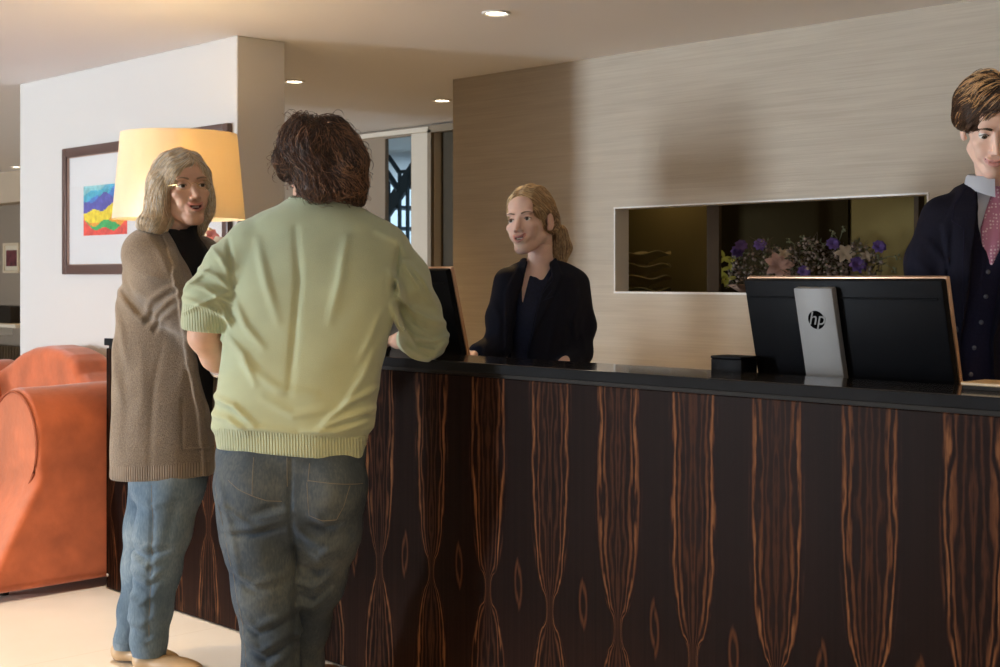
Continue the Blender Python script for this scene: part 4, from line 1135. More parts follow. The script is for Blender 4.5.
        a = chain(P, [(*p.q(388, 246, .02), .05), (*p.q(420, 336, .24), .045), (*rw, .028)], .02)
        d = smin(d, a, .02); d = smin(d, hand_sdf(P, rhand), .01)
        for hip, kn, an in ((p.q(258, 480), p.q(267, 600, -.0), p.q(272, 700, 0.02)), (p.q(328, 480), p.q(308, 600, .11), p.q(297, 690, .22))):
            d = smin(d, chain(P, [(*hip, .08), (*kn, .04), (*an, .03)], .04), .03)
        return d
    V, Fc = snet(body, (-.42, -.2, .03), (.46, .85, 1.86), .0042)
    p.body([(V, Fc)], [m_skin])
    sw = p.add('sweater', V3, F3, m_sweater); p.add('cuff', Vc, Fcf, m_swrib, parent=sw); p.add('hem_ribbing', Vh, Fh, m_swrib, parent=sw)
    b = B(); pts = []
    for k in range(25):
        a = 2*math.pi*k/24; pts.append(Vector(p.q(317, 199, .02))+Vector((math.cos(a)*.079, math.sin(a)*.066, -.004-.012*math.cos(a*1)*.3+.006*math.sin(a))))
    tube(b, pts, .009, 8); obj('collar', b, m_swrib, sw, True, True)
    eyes(p.root, hc, hR, hs, brow=(.06, .035, .02))
    # ---- jeans
    JF = [(3, -6, [297, 455, 296, 490, 297, 530, 297, 600, 296, 667]), (5, 8, [232, 524, 262, 520, 292, 511]), (4, -6, [228, 530, 262, 527, 292, 519]), (4, 6, [222, 496, 240, 505, 262, 520]), (5, -5, [262, 505, 278, 500, 292, 500]),
          (4, 7, [262, 512, 280, 508, 293, 505]), (5, 7, [318, 508, 328, 514, 342, 513]), (4, -6, [316, 517, 330, 521, 344, 517]), (5, 6, [300, 520, 315, 535, 330, 540]), (4, 6, [230, 560, 260, 575, 294, 568]), (4, -5, [234, 570, 262, 584, 292, 578]),
          (5, 9, [242, 607, 262, 618, 293, 606]), (4, -7, [244, 615, 264, 627, 292, 616]), (5, 9, [246, 630, 266, 642, 296, 626]), (4, -6, [246, 640, 270, 652, 296, 637]), (5, 8, [248, 655, 272, 661, 296, 645]), (5, 8, [300, 580, 315, 585, 333, 572]),
          (4, 7, [300, 604, 312, 607, 326, 596]), (4, -6, [300, 594, 315, 597, 330, 586]), (4, 7, [299, 630, 310, 630, 322, 618]), (6, 6, [306, 545, 322, 552, 342, 540]), (6, -6, [302, 560, 318, 568, 336, 560]), (5, 5, [225, 470, 232, 500, 240, 540, 248, 590])]
    pel = p.rows([(443, 217, 366, .118), (458, 215, 366, .128), (480, 216, 364, .138), (505, 219, 360, .135), (525, 222, 356, .11), (540, 226, 352, .08)])
    L_ = [j(257, 490, 0, .118), j(260, 540, 0, .106), j(266, 590, -.01, .092), j(271, 630, -.005, .080), j(271, 667, .01, .078), j(272, 700, .02, .078)]
    R_ = [j(328, 490, .0, .108), j(325, 535, .02, .095), j(314, 580, .07, .086), j(303, 620, .14, .078), j(297, 667, .2, .074), j(297, 692, .22, .074)]
    def jeans(P):
        d = loft(P, pel, 2.2); l = chain(P, L_, .05); r = chain(P, R_, .05)
        d = smin(d, smin(l, r, .012), .03)
        d = smin(d, ell(P, p.q(258, 485, -.045), (.105, .105, .11)), .04); d = smin(d, ell(P, p.q(328, 488, -.04), (.10, .10, .11)), .04)
        d = p.folds(P, d, [(w*.8, h*1.5, q_) for w, h, q_ in JF], .04)
        d = d-.0025*vnoise(P, 24, 8)-.0014*vnoise(P, 70, 9)
        return smax(d, (.035-P[:, 2]).astype(F4), .004)
    V, Fc = snet(jeans, (p.q(205, 0)[0], -.22, .0), (p.q(378, 0)[0], .36, p.q2(0, 438)[1]), .0046)
    jn = p.add('jeans', V, Fc, m_jeans)
    for L in ([261, 452, 261, 470, 261, 488], [261, 488, 275, 493, 289, 494], [236, 474, 247, 482, 261, 488], [293, 452, 294, 480], [315, 458, 314, 475], [314, 474, 340, 477, 365, 480], [313, 476, 315, 508, 328, 513, 341, 513, 348, 500, 354, 480], [216, 452, 224, 500, 236, 560, 246, 610, 250, 667]):
        seam(p, jeans, 'seam', L, .0010, m_stitch, jn, off=.0)
    # ---- shoes
    for (cx, cy) in ((272, .02), (297, .22)):
        c = p.q(cx, 700, cy)
        def shoe(P, c=c):
            d = ell(P, (c[0]+.05, c[1]+.05, .04), (.052, .12, .045), Matrix.Rotation(-.8, 3, 'Z')); d = smin(d, sph(P, (c[0], c[1], .06), .05), .03); return smax(d, (.002-P[:, 2]).astype(F4), .004)
        V, Fc = snet(shoe, (c[0]-.15, c[1]-.15, -.01), (c[0]+.25, c[1]+.25, .13), .006); p.add('shoe', V, Fc, m_shoeb)
    # ---- watch and bracelet on the left wrist
    b = B(); wv = Vector(lw)-Vector(p.q(216, 356, .09)); wv.normalize(); x, y = frame_at(wv); c = Vector(p.q(219, 370, .10))
    c = Vector(p.q(216, 356, .09)).lerp(Vector(lw), .55)
    for k in range(16):
        a = 2*math.pi*k/16; q = c+(x*math.cos(a)+y*math.sin(a))*.041
        bmesh.ops.create_icosphere(b, subdivisions=2, radius=.0068, matrix=Matrix.Translation(q))
    obj('bracelet', b, m_black, p.root, True, True, ); 
    b = B(); c = c-wv*.022; tube(b, [c+(x*math.cos(2*math.pi*k/20)+y*math.sin(2*math.pi*k/20))*.0425 for k in range(21)], .007, 6); w_ = obj('watch', b, m_steel, p.root, True, True)
    # ---- hair
    hm = [hairm('brown_hair_dark', (.045, .023, .016)), hairm('brown_hair', (.12, .058, .035)), hairm('auburn_hair_light', (.24, .125, .070))]
    def vol(P):
        d = ell(P, p.q(320, 154, .03), (.122, .113, .108))
        d = smin(d, ell(P, p.q(343, 170, .0), (.066, .09, .085)), .04)
        d = smin(d, ell(P, p.q(304, 146, .0), (.066, .085, .080)), .03)
        d = smin(d, ell(P, p.q(328, 186, -.015), (.100, .07, .048)), .03)
        d = smax(d, -sph(P, p.q(276, 197, -.02), .056), .02)
        return d-.013*vnoise(P, 50, 21)-.006*vnoise(P, 110, 22)
    V, Fc = snet(vol, (p.q(250, 0)[0], -.2, p.q2(0, 215)[1]), (p.q(385, 0)[0], .25, p.q2(0, 95)[1]), .005)
    c3 = V.mean(0); hr = p.add('hair', V, Fc, hm[0])
    crown = np.array(p.q(318, 122, .05))
    lo, hi = np.array((p.q(255, 0)[0], -.2, p.q2(0, 212)[1])), np.array((p.q(380, 0)[0], .2, p.q2(0, 100)[1]))
    sd = surf_seeds(vol, lo, hi, 5200)
    def flow(P):
        d = (P-crown)*np.array([1.0, .6, .5]); d /= np.linalg.norm(d, axis=1, keepdims=True)+1e-6; d[:, 2] -= .9; d[:, 0] += .45*np.sin(P[:, 2]*42+P[:, 0]*18); return d
    A_, r_ = hair_flow(vol, sd, flow, .075, 13, (-.003, .009), .36, .0010, curl=.006, curlf=75)
    sf = surf_seeds(vol, lo, hi, 300)
    A2, r2_ = hair_flow(vol, sf, flow, .05, 13, (.002, .03), .7, .0007, curl=.008, curlf=90, follow=.35)
    A_ = np.concatenate([A_, A2]); r_ = np.concatenate([r_, r2_])
    pick = RNG.rand(len(A_))
    # lighter, redder locks to the right of the crown
    x0 = A_[:, 0, 0]; lightp = .18+.45*np.clip((x0-p.q2(318, 0)[0])/.12, 0, 1)
    for nm, m, mk in (('hair_strands', hm[0], pick > .55), ('hair_strands', hm[1], (pick <= .55) & (pick > lightp)), ('hair_strands', hm[2], (pick <= lightp) & (pick <= .55))):
        if mk.any(): V, Fc, _ = strands(A_[mk], r_[mk], 4); p.add(nm, V, Fc, m, parent=hr)
    return p
man()

# ================================================================== the grey-blonde woman in the taupe cardigan
def woman():
    p = Person(160, 4.72, 'woman with grey blonde bob in taupe cardigan and blue jeans smiling at the man')
    j = p.j
    hc = p.q(182, 190, -.02); hR = Rmat(35, 7, -4); hs = 1.12
    rows = p.rows([(230, 160, 196, .055, 0), (238, 148, 203, .075), (248, 137, 210, .092), (262, 128, 214, .105), (285, 121, 216, .112), (320, 118, 218, .115), (360, 115, 217, .122), (400, 113, 216, .128), (440, 112, 215, .130), (478, 111, 214, .130)])
    arm = [j(148, 254, -.05, .088), j(162, 282, -.09, .088), j(180, 306, -.11, .080), j(200, 325, -.07, .068), j(222, 335, .04, .055)]
    arm2 = [j(200, 256, .08, .07), j(216, 290, .12, .065), j(226, 330, .16, .06), j(250, 335, .28, .05)]
    A = [(3.5, 10, [150, 318, 163, 300, 178, 290, 190, 284]), (3, 10, [158, 326, 168, 312, 182, 300, 192, 294]), (3.5, -9, [154, 322, 165, 306, 182, 295]), (3, 9, [166, 332, 174, 318, 188, 308]), (3, -8, [163, 330, 172, 314, 186, 303]), (3.5, 7, [120, 290, 140, 310, 160, 326]),
         (4, 6, [140, 265, 160, 275, 185, 280]), (4, 5, [135, 280, 155, 295, 172, 300]), (4, 6, [160, 240, 175, 260, 190, 290]), (4, -9, [115, 272, 130, 292, 148, 312, 165, 330]), (4, 6, [116, 300, 128, 330, 134, 360]), (5, 5, [114, 330, 120, 370, 130, 400]),
         (5, 4, [150, 345, 152, 390, 148, 430]), (3, -3.5, [170, 345, 163, 380, 160, 430, 159, 478]), (4, 6, [187, 335, 196, 350, 204, 365]), (5, -4, [130, 350, 136, 400, 134, 450]), (5, 4, [195, 350, 190, 380])]
    e1 = [(160, 218), (170, 228), (180, 245), (190, 266), (197, 288), (199, 310), (198, 335), (199, 352), (204, 380), (209, 405), (212, 440), (214, 480)]
    EX = np.array([p.q2(x, y)[0] for x, y in e1]); EZ = np.array([p.q2(x, y)[1] for x, y in e1])
    def edge(P): return (P[:, 0]-np.interp(-P[:, 2], -EZ, EX)).astype(F4)
    def torso(P, k=0): return loft(P, rows, 2.3)+k
    zh = p.q2(0, 461)[1]
    def cardi(P):
        d = torso(P)
        op = smax(smax(-edge(P)*.8, (P[:, 1]-.05).astype(F4), .01), (-d-.018).astype(F4)*-1 if False else (P[:, 1]*0-1).astype(F4), .01)
        d = smax(d, -op, .008)
        a = smin(chain(P, arm, .03), chain(P, arm2, .03), .01); d = smin(d, a, .022)
        # collar roll along the opening
        d = smin(d, smax(np.abs(d)-.011, np.abs(edge(P)+.008)-.012, .006)+(P[:, 1] > .02)*.1, .008).astype(F4)
        d = p.folds(P, d, A, .03)
        d = d-.0025*vnoise(P, 24, 31)-.0010*vnoise(P, 75, 32)
        # pocket outline
        pk = np.exp(-(seg2(P, [p.q2(190, 396), p.q2(190, 446), p.q2(216, 446)])/.004)**2)*.0045
        d = d+pk*(P[:, 1] < .0)
        return smax(d, (p.q2(0, 476)[1]+(P[:, 0])*.05-P[:, 2]).astype(F4), .005)
    lo, hi = (p.q(98, 0)[0], -.26, p.q2(0, 484)[1]), (p.q(262, 0)[0], .35, p.q2(0, 218)[1])
    V, Fc = snet(cardi, lo, hi, .0048); c = fc(V, Fc)
    (Vh, Fh), (V2, F2) = split(V, Fc, c[:, 2] < zh+c[:, 0]*.05)
    rw = p.q(226, 335, .06); hp = hand_pts(rw, (.10, .08, -.02), (.3, .5, .5), (0, -.5, 1), .9, .5)
    lw = p.q(253, 336, .30); hq = hand_pts(lw, (.02, .1, -.02), (-1, 0, .1), (0, 0, 1), .9, .3)
    def body(P):
        d = head_sdf(to_head(P, hc, hR, hs), .9, .86, .0080, 1.9, .92, 1.0, 1.0, .70)*hs
        d = smin(d, cap(P, p.q(176, 246, .0), p.q(179, 207, .005), .058, .047), .016)
        d = smin(d, chain(P, [j(172, 262, 0, .08), j(166, 320, 0, .085), j(165, 400, 0, .09), j(165, 460, 0, .10)], .04), .04)
        d = smin(d, chain(P, [j(150, 258, -.04, .045), j(182, 310, -.10, .038), (*rw, .024)], .02), .03); d = smin(d, hand_sdf(P, hp), .01)
        d = smin(d, chain(P, [j(198, 258, .07, .045), j(222, 320, .15, .038), (*lw, .024)], .02), .03); d = smin(d, hand_sdf(P, hq), .01)
        for pts in ([j(172, 470, -.02, .08), j(158, 560, -.02, .052), j(149, 640, 0, .034), j(148, 656, 0, .031)], [j(152, 470, .08, .08), j(146, 560, .1, .052), j(128, 636, .12, .033), j(127, 652, .12, .031)]):
            d = smin(d, chain(P, pts, .03), .03)
        return d
    V, Fc = snet(body, (p.q(105, 0)[0], -.2, .0), (p.q(285, 0)[0], .48, p.q2(0, 148)[1]), .0036)
    mi = face_mi(V, Fc, hc, hR, hs, .0080, 1.9)
    p.body([(V, Fc)], [m_skin, m_lip, m_mouth], mi)
    ca = p.add('cardigan', V2, F2, m_cardi); p.add('hem_ribbing', Vh, Fh, m_cardrib, parent=ca)
    # black polo neck
    r2 = [(z, cx-.0, cy, rx-.012, ry-.012) for z, cx, cy, rx, ry in rows if z > p.q2(0, 470)[1]]
    def top(P):
        d = loft(P, r2, 2.2); d = smin(d, cap(P, p.q(175, 244, -.004), p.q(179, 226, -.006), .069, .062), .02)
        d = d-.002*vnoise(P, 40, 35); n = cap(P, p.q(178, 222, -.02), p.q(180, 190, -.02), .052, .05); return smax(d, -n, .006)
    V, Fc = snet(top, (p.q(105, 0)[0], -.2, p.q2(0, 470)[1]), (p.q(225, 0)[0], .2, p.q2(0, 212)[1]), .0055)
    p.add('black_top', V, Fc, m_black)
    eyes(p.root, hc, hR, hs, gaze=(8, -2), brow=(.25, .17, .11), browz=.0185, wx=1.0, eo=.7)
    # teeth
    b = B()
    for k in range(-4, 5): 
        x = k*.0046; q = from_head([[x, -.0835+.55*x*x/.024, -.0640]], hc, hR, hs)[0]; box(b, -.0022, .0022, -.002, .002, -.0035, .0035, .0008, 1, Matrix.Translation(q) @ hR.to_4x4())
    obj('teeth', b, m_teeth, p.root, True, True)
    # glasses worn low: thin gold rim
    b = B()
    for sx in (-1, 1):
        pts = [Vector(from_head([[sx*.032+.021*math.cos(a), -.0965+.006*abs(math.cos(a)), -.002+.0135*math.sin(a)]], hc, hR, hs)[0]) for a in [2*math.pi*k/24 for k in range(25)]]
        tube(b, pts, .0006, 5)
        tube(b, [Vector(from_head([v], hc, hR, hs)[0]) for v in ([sx*.053, -.089, .002], [sx*.066, -.065, .004], [sx*.074, .0, .004])], .0008, 5)
    tube(b, [Vector(from_head([v], hc, hR, hs)[0]) for v in ([-.011, -.098, .001], [0, -.1, .005], [.011, -.098, .001])], .0008, 5)
    obj('eyeglasses', b, m_gold, p.root, True, True)
    # jeans
    L_ = [j(172, 486, -.02, .108), j(163, 530, -.02, .088), j(157, 565, -.02, .076), j(151, 610, -.01, .066), j(149, 640, 0, .054), j(149, 654, 0, .051)]
    R_ = [j(158, 486, .08, .10), j(150, 530, .1, .084), j(145, 565, .1, .072), j(136, 610, .12, .058), j(129, 640, .12, .045), j(128, 646, .12, .044)]
    JF = [(4, 6, [134, 536, 150, 542, 175, 536]), (4, 7, [132, 552, 152, 560, 178, 548]), (3, -6, [132, 545, 152, 551, 176, 543]), (4, 7, [133, 565, 155, 574, 172, 562]), (3, -5, [131, 572, 152, 582, 168, 574]), (4, 6, [128, 590, 145, 598, 166, 585]), (4, 5, [126, 615, 145, 620, 162, 610]),
          (3, 5, [136, 634, 150, 638, 162, 632]), (3, -4, [160, 480, 161, 520, 157, 580, 153, 640]), (5, 5, [140, 490, 160, 500, 190, 492]), (5, -4, [185, 490, 178, 520, 172, 548])]
    def jeans(P):
        d = smin(chain(P, L_, .04), chain(P, R_, .04), .012); d = smin(d, loft(P, p.rows([(440, 124, 208, .11), (470, 127, 208, .115), (500, 131, 200, .10, .02)]), 2.1), .03)
        d = p.folds(P, d, [(w*.85, h*1.5, q_) for w, h, q_ in JF], .1)-.0022*vnoise(P, 34, 41)-.0012*vnoise(P, 80, 42)
        return smax(d, (np.where(P[:, 1] < .062, .058, .070)-P[:, 2]).astype(F4), .003)
    V, Fc = snet(jeans, (p.q(105, 0)[0], -.2, .02), (p.q(222, 0)[0], .26, p.q2(0, 455)[1]), .0046)
    def trimz(V, Fc):
        c = fc(V, Fc); near = np.abs(c[:, 0]-p.q2(149, 0)[0]) < .055
        return V, Fc
    jn = p.add('jeans', V, Fc, m_jeans2)
    seam(p, jeans, 'seam', [160, 480, 161, 520, 157, 580, 153, 640], .0012, m_stitch, jn)
    for (cx, cy, dp, r) in ((149, 650, 0, .0515), (128, 643, .12, .0455)):
        b = B(); c = p.q(cx, cy, dp); lathe(b, [(r-.004, -.014), (r+.004, -.016), (r+.006, 0), (r+.005, .020), (r-.001, .022), (r-.006, .012)], (c[0], c[1], c[2]), 28, caps=False); obj('jeans_cuff', b, m_jeans2, jn, True, True)
    for (cx, dp) in ((150, 0), (128, .12)):
        c = p.q(cx, 660, dp)
        def shoe(P, c=c):
            d = ell(P, (c[0]+.075, c[1]-.03, .028), (.125, .040, .030), Matrix.Rotation(-.35, 3, 'Z')); d = smin(d, sph(P, (c[0]-.025, c[1], .035), .033), .03)
            d = smax(d, -sph(P, (c[0], c[1], .085), .045), .01); return smax(d, (.003-P[:, 2]).astype(F4), .003)
        V, Fc = snet(shoe, (c[0]-.09, c[1]-.12, -.005), (c[0]+.24, c[1]+.08, .08), .0045); p.add('shoe', V, Fc, m_shoe)
    # hair: side-parted bob with flicked ends
    hm = [hairm('ash_blonde_hair', (.80, .66, .46)), hairm('grey_silver_hair', (.95, .90, .80)), hairm('dark_blonde_hair', (.48, .36, .24))]
    def face_clear(P):
        h = to_head(P, hc, hR, hs)
        return smin(ell(h, (.006, -.112, -.022), (.061, .064, .094)), ell(h, (-.050, -.076, -.058), (.042, .054, .070)), .015)
    def vol(P):
        h = to_head(P, hc, hR, hs)
        d = ell(h, (0, .014, .036), (.085, .106, .089))
        X = np.stack([np.abs(h[:, 0]), h[:, 1], h[:, 2]], 1)
        d = smin(d, ell(h, (-.076, .008, -.040), (.034, .054, .080)), .03)
        d = smin(d, ell(h, (.068, .002, -.018), (.021, .052, .062)), .03)
        d = smin(d, ell(X, (.045, .055, -.070), (.050, .050, .070)), .03)
        d = smin(d, ell(h, (-.106, .014, -.100), (.040, .044, .026), Matrix.Rotation(.6, 3, 'Y')), .03)
        d = smin(d, ell(h, (.070, .010, -.070), (.018, .036, .028)), .02)
        d = smax(d*hs, -face_clear(P)*hs, .012)
        return d-.003*np.sin(h[:, 0]*130+np.sin(h[:, 2]*22)*2)*np.clip(1-np.abs(h[:, 2]-.1)*4, .2, 1)-.0025*vnoise(P, 60, 51)
    lo, hi = np.array((p.q(118, 0)[0], -.22, p.q2(0, 256)[1])), np.array((p.q(232, 0)[0], .22, p.q2(0, 142)[1]))
    V, Fc = snet(vol, lo, hi, .0042); cc = V.mean(0); hr = p.add('hair', V, Fc, hm[2])
    part = from_head([[.022, -.055, .130]], hc, hR, hs)[0]
    Rn = np.array(hR)
    def flow(P):
        h = to_head(P, hc, hR, hs); side = np.tanh((h[:, 0]-.022)*40)
        d = np.stack([side*np.clip((h[:, 2]+.02)*12, 0.0, 1.7)+np.where(h[:, 2] < -.08, np.sign(h[:, 0])*.5, 0), .35+.25*np.sin(h[:, 2]*30), -1.0+.0*side], 1); return (d @ Rn.T).astype(F4)
    sd = surf_seeds(vol, lo, hi, 6500, lambda P: (to_head(P, hc, hR, hs)[:, 2] > -.09) & (face_clear(P) > .006))
    A_, r_ = hair_flow(vol, sd, flow, .085, 13, (-.002, .005), .13, .00065)
    pick = RNG.rand(len(A_)); dark = p.q2(165, 0)[0]
    for m, mk in ((hm[0], pick > .45), (hm[1], (pick <= .45) & (pick > .12)), (hm[2], pick <= .12)):
        V, Fc, _ = strands(A_[mk], r_[mk], 4); p.add('hair_strands', V, Fc, m, parent=hr)
    return p
woman()

# ================================================================== the receptionist
def receptionist():
    p = Person(540, 5.25, 'blonde receptionist with ponytail in dark jacket and navy blouse behind the counter')
    j = p.j
    hc = p.q(529.5, 222, 0); hR = Rmat(-28, 4, -6); hs = 1.09
    def body(P):
        d = head_sdf(to_head(P, hc, hR, hs), .75, .88, .0055, 2.2, .9, 1.0, 1.0, .88)*hs
        d = smin(d, cap(P, p.q(540, 282, .02), p.q(541, 238, .02), .050, .042), .016)
        d = smin(d, chain(P, [j(541, 296, .02, .06), j(541, 340, .02, .07), j(541, 380, .02, .07)], .04), .05)
        d = smin(d, cap(P, p.q(520, 288, .0), p.q(566, 288, .03), .035, .035), .04)
        for k, pts in enumerate(([j(508, 286, -.04, .042), j(497, 345, -.06, .036), j(474, 354, -.16, .022)], [j(574, 290, .06, .042), j(576, 352, .02, .036), j(560, 368, -.14, .024)])):
            d = smin(d, chain(P, pts, .02), .02); w = pts[-1][:3]
            hp = hand_pts(w, ((-.8, -.6, -.02), (-.5, -.8, 0))[k], ((.5, -.8, 0), (-.8, .5, 0))[k], (0, 0, 1), .88, .45); d = smin(d, hand_sdf(P, hp), .01)
        for x in (-.08, .08): d = smin(d, chain(P, [(x, .02, .85, .08), (x, .02, .45, .055), (x, .02, .06, .04)], .03), .04)
        return d
    V, Fc = snet(body, (-.42, -.36, .0), (.3, .26, 1.68), .0036)
    p.body([(V, Fc)], [m_skin2, m_lip2, m_mouth], face_mi(V, Fc, hc, hR, hs, .0055, 2.2))
    rows = p.rows([(260, 523, 561, .05, .02), (265, 512, 572, .064, .02), (273, 503, 582, .080, .02), (288, 501, 584, .095, .02), (315, 502, 582, .108, .01), (345, 506, 578, .105, .01), (375, 509, 574, .10, .01), (400, 506, 578, .115, .01), (440, 503, 581, .12, .01)])
    arms = ([j(508, 282, -.03, .054), j(500, 318, -.05, .050), j(497, 345, -.06, .048), j(478, 353, -.15, .038)], [j(574, 285, .05, .060), j(580, 325, .05, .056), j(577, 352, .02, .052), j(562, 368, -.10, .040)])
    eL = [(527, 262), (524, 275), (517, 295), (511, 320), (505, 350), (500, 400), (498, 440)]; eR = [(549, 262), (551, 275), (541, 292), (534, 315), (527, 350), (526, 400), (526, 440)]
    def I_(e, P): return np.interp(-P[:, 2], [-p.q2(*q)[1] for q in e], [p.q2(*q)[0] for q in e]).astype(F4)
    A = [(3, 5, [493, 300, 500, 320, 497, 345]), (3, 6, [578, 300, 572, 320, 576, 345]), (3, -5, [572, 296, 568, 320, 566, 350]), (3, 5, [556, 300, 552, 330, 548, 355]), (3, 5, [584, 310, 580, 330, 586, 350]), (3, 4, [561, 290, 566, 320, 560, 345])]
    def jacket(P):
        d = loft(P, rows, 2.2)
        op = smax(smax(I_(eL, P)-P[:, 0], P[:, 0]-I_(eR, P), .006), (P[:, 1]-.0).astype(F4), .01)
        d = smax(d, -op, .005)
        d = smin(d, smin(chain(P, arms[0], .03), chain(P, arms[1], .03), .01), .018)
        # lapels: raised folds beside the opening
        for e, sg in ((eL, -1), (eR, 1)):
            x = (P[:, 0]-I_(e, P))*sg; lw = np.interp(-P[:, 2], [-p.q2(0, 262)[1], -p.q2(0, 290)[1], -p.q2(0, 345)[1]], [.03, .055, .006]).astype(F4)
            mk = smax(-x-.002, x-lw, .003); d = d-.007*np.clip(-mk/.004, 0, 1)*(P[:, 1] < .03)
        d = p.folds(P, d, A, .08)-.0018*vnoise(P, 30, 61)-.001*vnoise(P, 80, 62)
        return smax(d, -cap(P, p.q(540, 257, -.0), p.q(540, 230, -.0), .054, .06), .004)
    V, Fc = snet(jacket, (p.q(462, 0)[0], -.26, .62), (p.q(602, 0)[0], .24, p.q2(0, 248)[1]), .0042); ja = p.add('jacket', V, Fc, m_jacket)
    for L in ([551, 268, 552, 280, 541, 294], [541, 294, 536, 312, 528, 350], [551, 290, 543, 300, 552, 296]): seam(p, jacket, 'lapel_edge', L, .0014, m_navy, ja)
    r2 = [(z, cx, cy, rx-.012, ry-.014) for z, cx, cy, rx, ry in rows]
    def blouse(P):
        d = loft(P, r2, 2.2)-.0016*vnoise(P, 34, 65)
        n = cap(P, p.q(535, 252, -.05), p.q(535, 264, -.05), .050, .046); d = smax(d, -n, .005)
        v = seg2(P, [p.q2(526, 272), p.q2(522, 303)])-np.interp(P[:, 2], [p.q2(0, 303)[1], p.q2(0, 272)[1]], [.001, .016]).astype(F4)
        v = smax(v, (P[:, 1]+.03).astype(F4), .01); return smax(d, -v, .003)
    V, Fc = snet(blouse, (p.q(490, 0)[0], -.2, .75), (p.q(590, 0)[0], .2, p.q2(0, 250)[1]), .0042); p.add('blouse', V, Fc, m_navy)
    def chest(P): return smin(loft(P, [(z, cx, cy, rx-.017, ry-.020) for z, cx, cy, rx, ry in rows if z > p.q2(0, 346)[1]], 2.2), cap(P, p.q(541, 280, .0), p.q(540, 250, .01), .05, .045), .02)
    V, Fc = snet(chest, (p.q(495, 0)[0], -.2, 1.0), (p.q(585, 0)[0], .2, p.q2(0, 245)[1]), .005)
    p.add('chest', V, Fc, m_skin2)
    def skirt(P):
        d = loft(P, [(.5, 0, .01, .15, .11), (.7, 0, .01, .165, .12), (.85, 0, .01, .16, .12), (.98, 0, .01, .14, .11)], 2.2); return d
    V, Fc = snet(skirt, (-.25, -.2, .45), (.25, .2, 1.0), .008); p.add('skirt', V, Fc, m_jacket)
    for x in (-.08, .08):
        b = B(); box(b, x-.04, x+.04, -.16, .07, 0, .05, .02, 3); obj('shoe', b, m_black, p.root, True, True)
    eyes(p.root, hc, hR, hs, gaze=(-6, 2), brow=(.20, .12, .07), browz=.0185, bw=.0024, wx=1.0, eo=.88)
    b = B()
    for k in range(-4, 5):
        x = k*.0046; q = from_head([[x, -.0850+.5*x*x/.024, -.0650]], hc, hR, hs)[0]; box(b, -.0022, .0022, -.002, .002, -.0032, .0032, .0008, 1, Matrix.Translation(q) @ hR.to_4x4())
    obj('teeth', b, m_teeth, p.root, True, True)
    hm = [hairm('honey_blonde_hair', (.58, .38, .19)), hairm('light_blonde_hair', (.85, .64, .38)), hairm('brown_roots_hair', (.24, .14, .07))]
    def vol(P):
        h = to_head(P, hc, hR, hs)
        d = ell(h, (0, .022, .044), (.081, .098, .089)); X = np.stack([np.abs(h[:, 0]), h[:, 1], h[:, 2]], 1)
        d = smin(d, ell(X, (.060, .045, -.002), (.026, .05, .045)), .02)
        d = smin(d, ell(h, (0, .09, -.02), (.04, .04, .04)), .02)
        d = smax(d, -ell(h, (.022, -.116, -.016), (.072, .066, .063)), .010)
        d = smax(d, -ell(X, (.085, .008, -.012), (.026, .030, .036)), .008)
        return d*hs-.0022*np.sin(h[:, 0]*170)*np.clip(h[:, 2]*10, 0, 1)
    def tail(P):
        h = to_head(P, hc, hR, hs)
        d = chain(h, [(.008, .108, -.005, .024), (.038, .136, -.035, .032), (.048, .138, -.085, .033), (.042, .125, -.130, .024), (.036, .112, -.160, .008)], .02); return d*hs-.002*vnoise(P, 90, 71)
    both = lambda P: smin(vol(P), tail(P), .008)
    lo, hi = np.array((p.q(498, 0)[0], -.2, p.q2(0, 282)[1])), np.array((p.q(590, 0)[0], .25, p.q2(0, 176)[1]))
    V, Fc = snet(both, lo, hi, .0038); cc = V.mean(0); hr = p.add('hair', V, Fc, hm[2]); 
    Rn = np.array(hR)
    def flow(P):
        h = to_head(P, hc, hR, hs); tgt = np.array([0, .112, -.008]); d = tgt-h; d /= np.linalg.norm(d, axis=1, keepdims=True)+1e-6
        sd_ = np.sign(h[:, 0]+.012); d[:, 0] += sd_*np.clip(.06-h[:, 1], 0, .1)*12*(h[:, 2] > .03); d[:, 2] -= np.clip(.05-h[:, 1], 0, .1)*5
        tl = (h[:, 1] > .10) & (h[:, 2] < .0); d[tl] = np.array([0, -.12, -1]); return (d @ Rn.T).astype(F4)
    sd = surf_seeds(both, lo, hi, 6000, None)
    A_, r_ = hair_flow(both, sd, flow, .07, 12, (-.001, .0025), .07, .0006)
    pick = RNG.rand(len(A_))
    for m, mk in ((hm[0], pick > .5), (hm[1], (pick <= .5) & (pick > .22)), (hm[2], pick <= .22)):
        V, Fc, _ = strands(A_[mk], r_[mk], 4); p.add('hair_strands', V, Fc, m, parent=hr)
    b = B(); q = Vector(from_head([[0, .113, -.008]], hc, hR, hs)[0]); tube(b, [q+Vector((math.cos(a)*.019, math.sin(a)*.019, .002*math.sin(3*a))) for a in [2*math.pi*k/16 for k in range(17)]], .004, 6); obj('hair_tie', b, m_black, p.root, True, True)
receptionist()

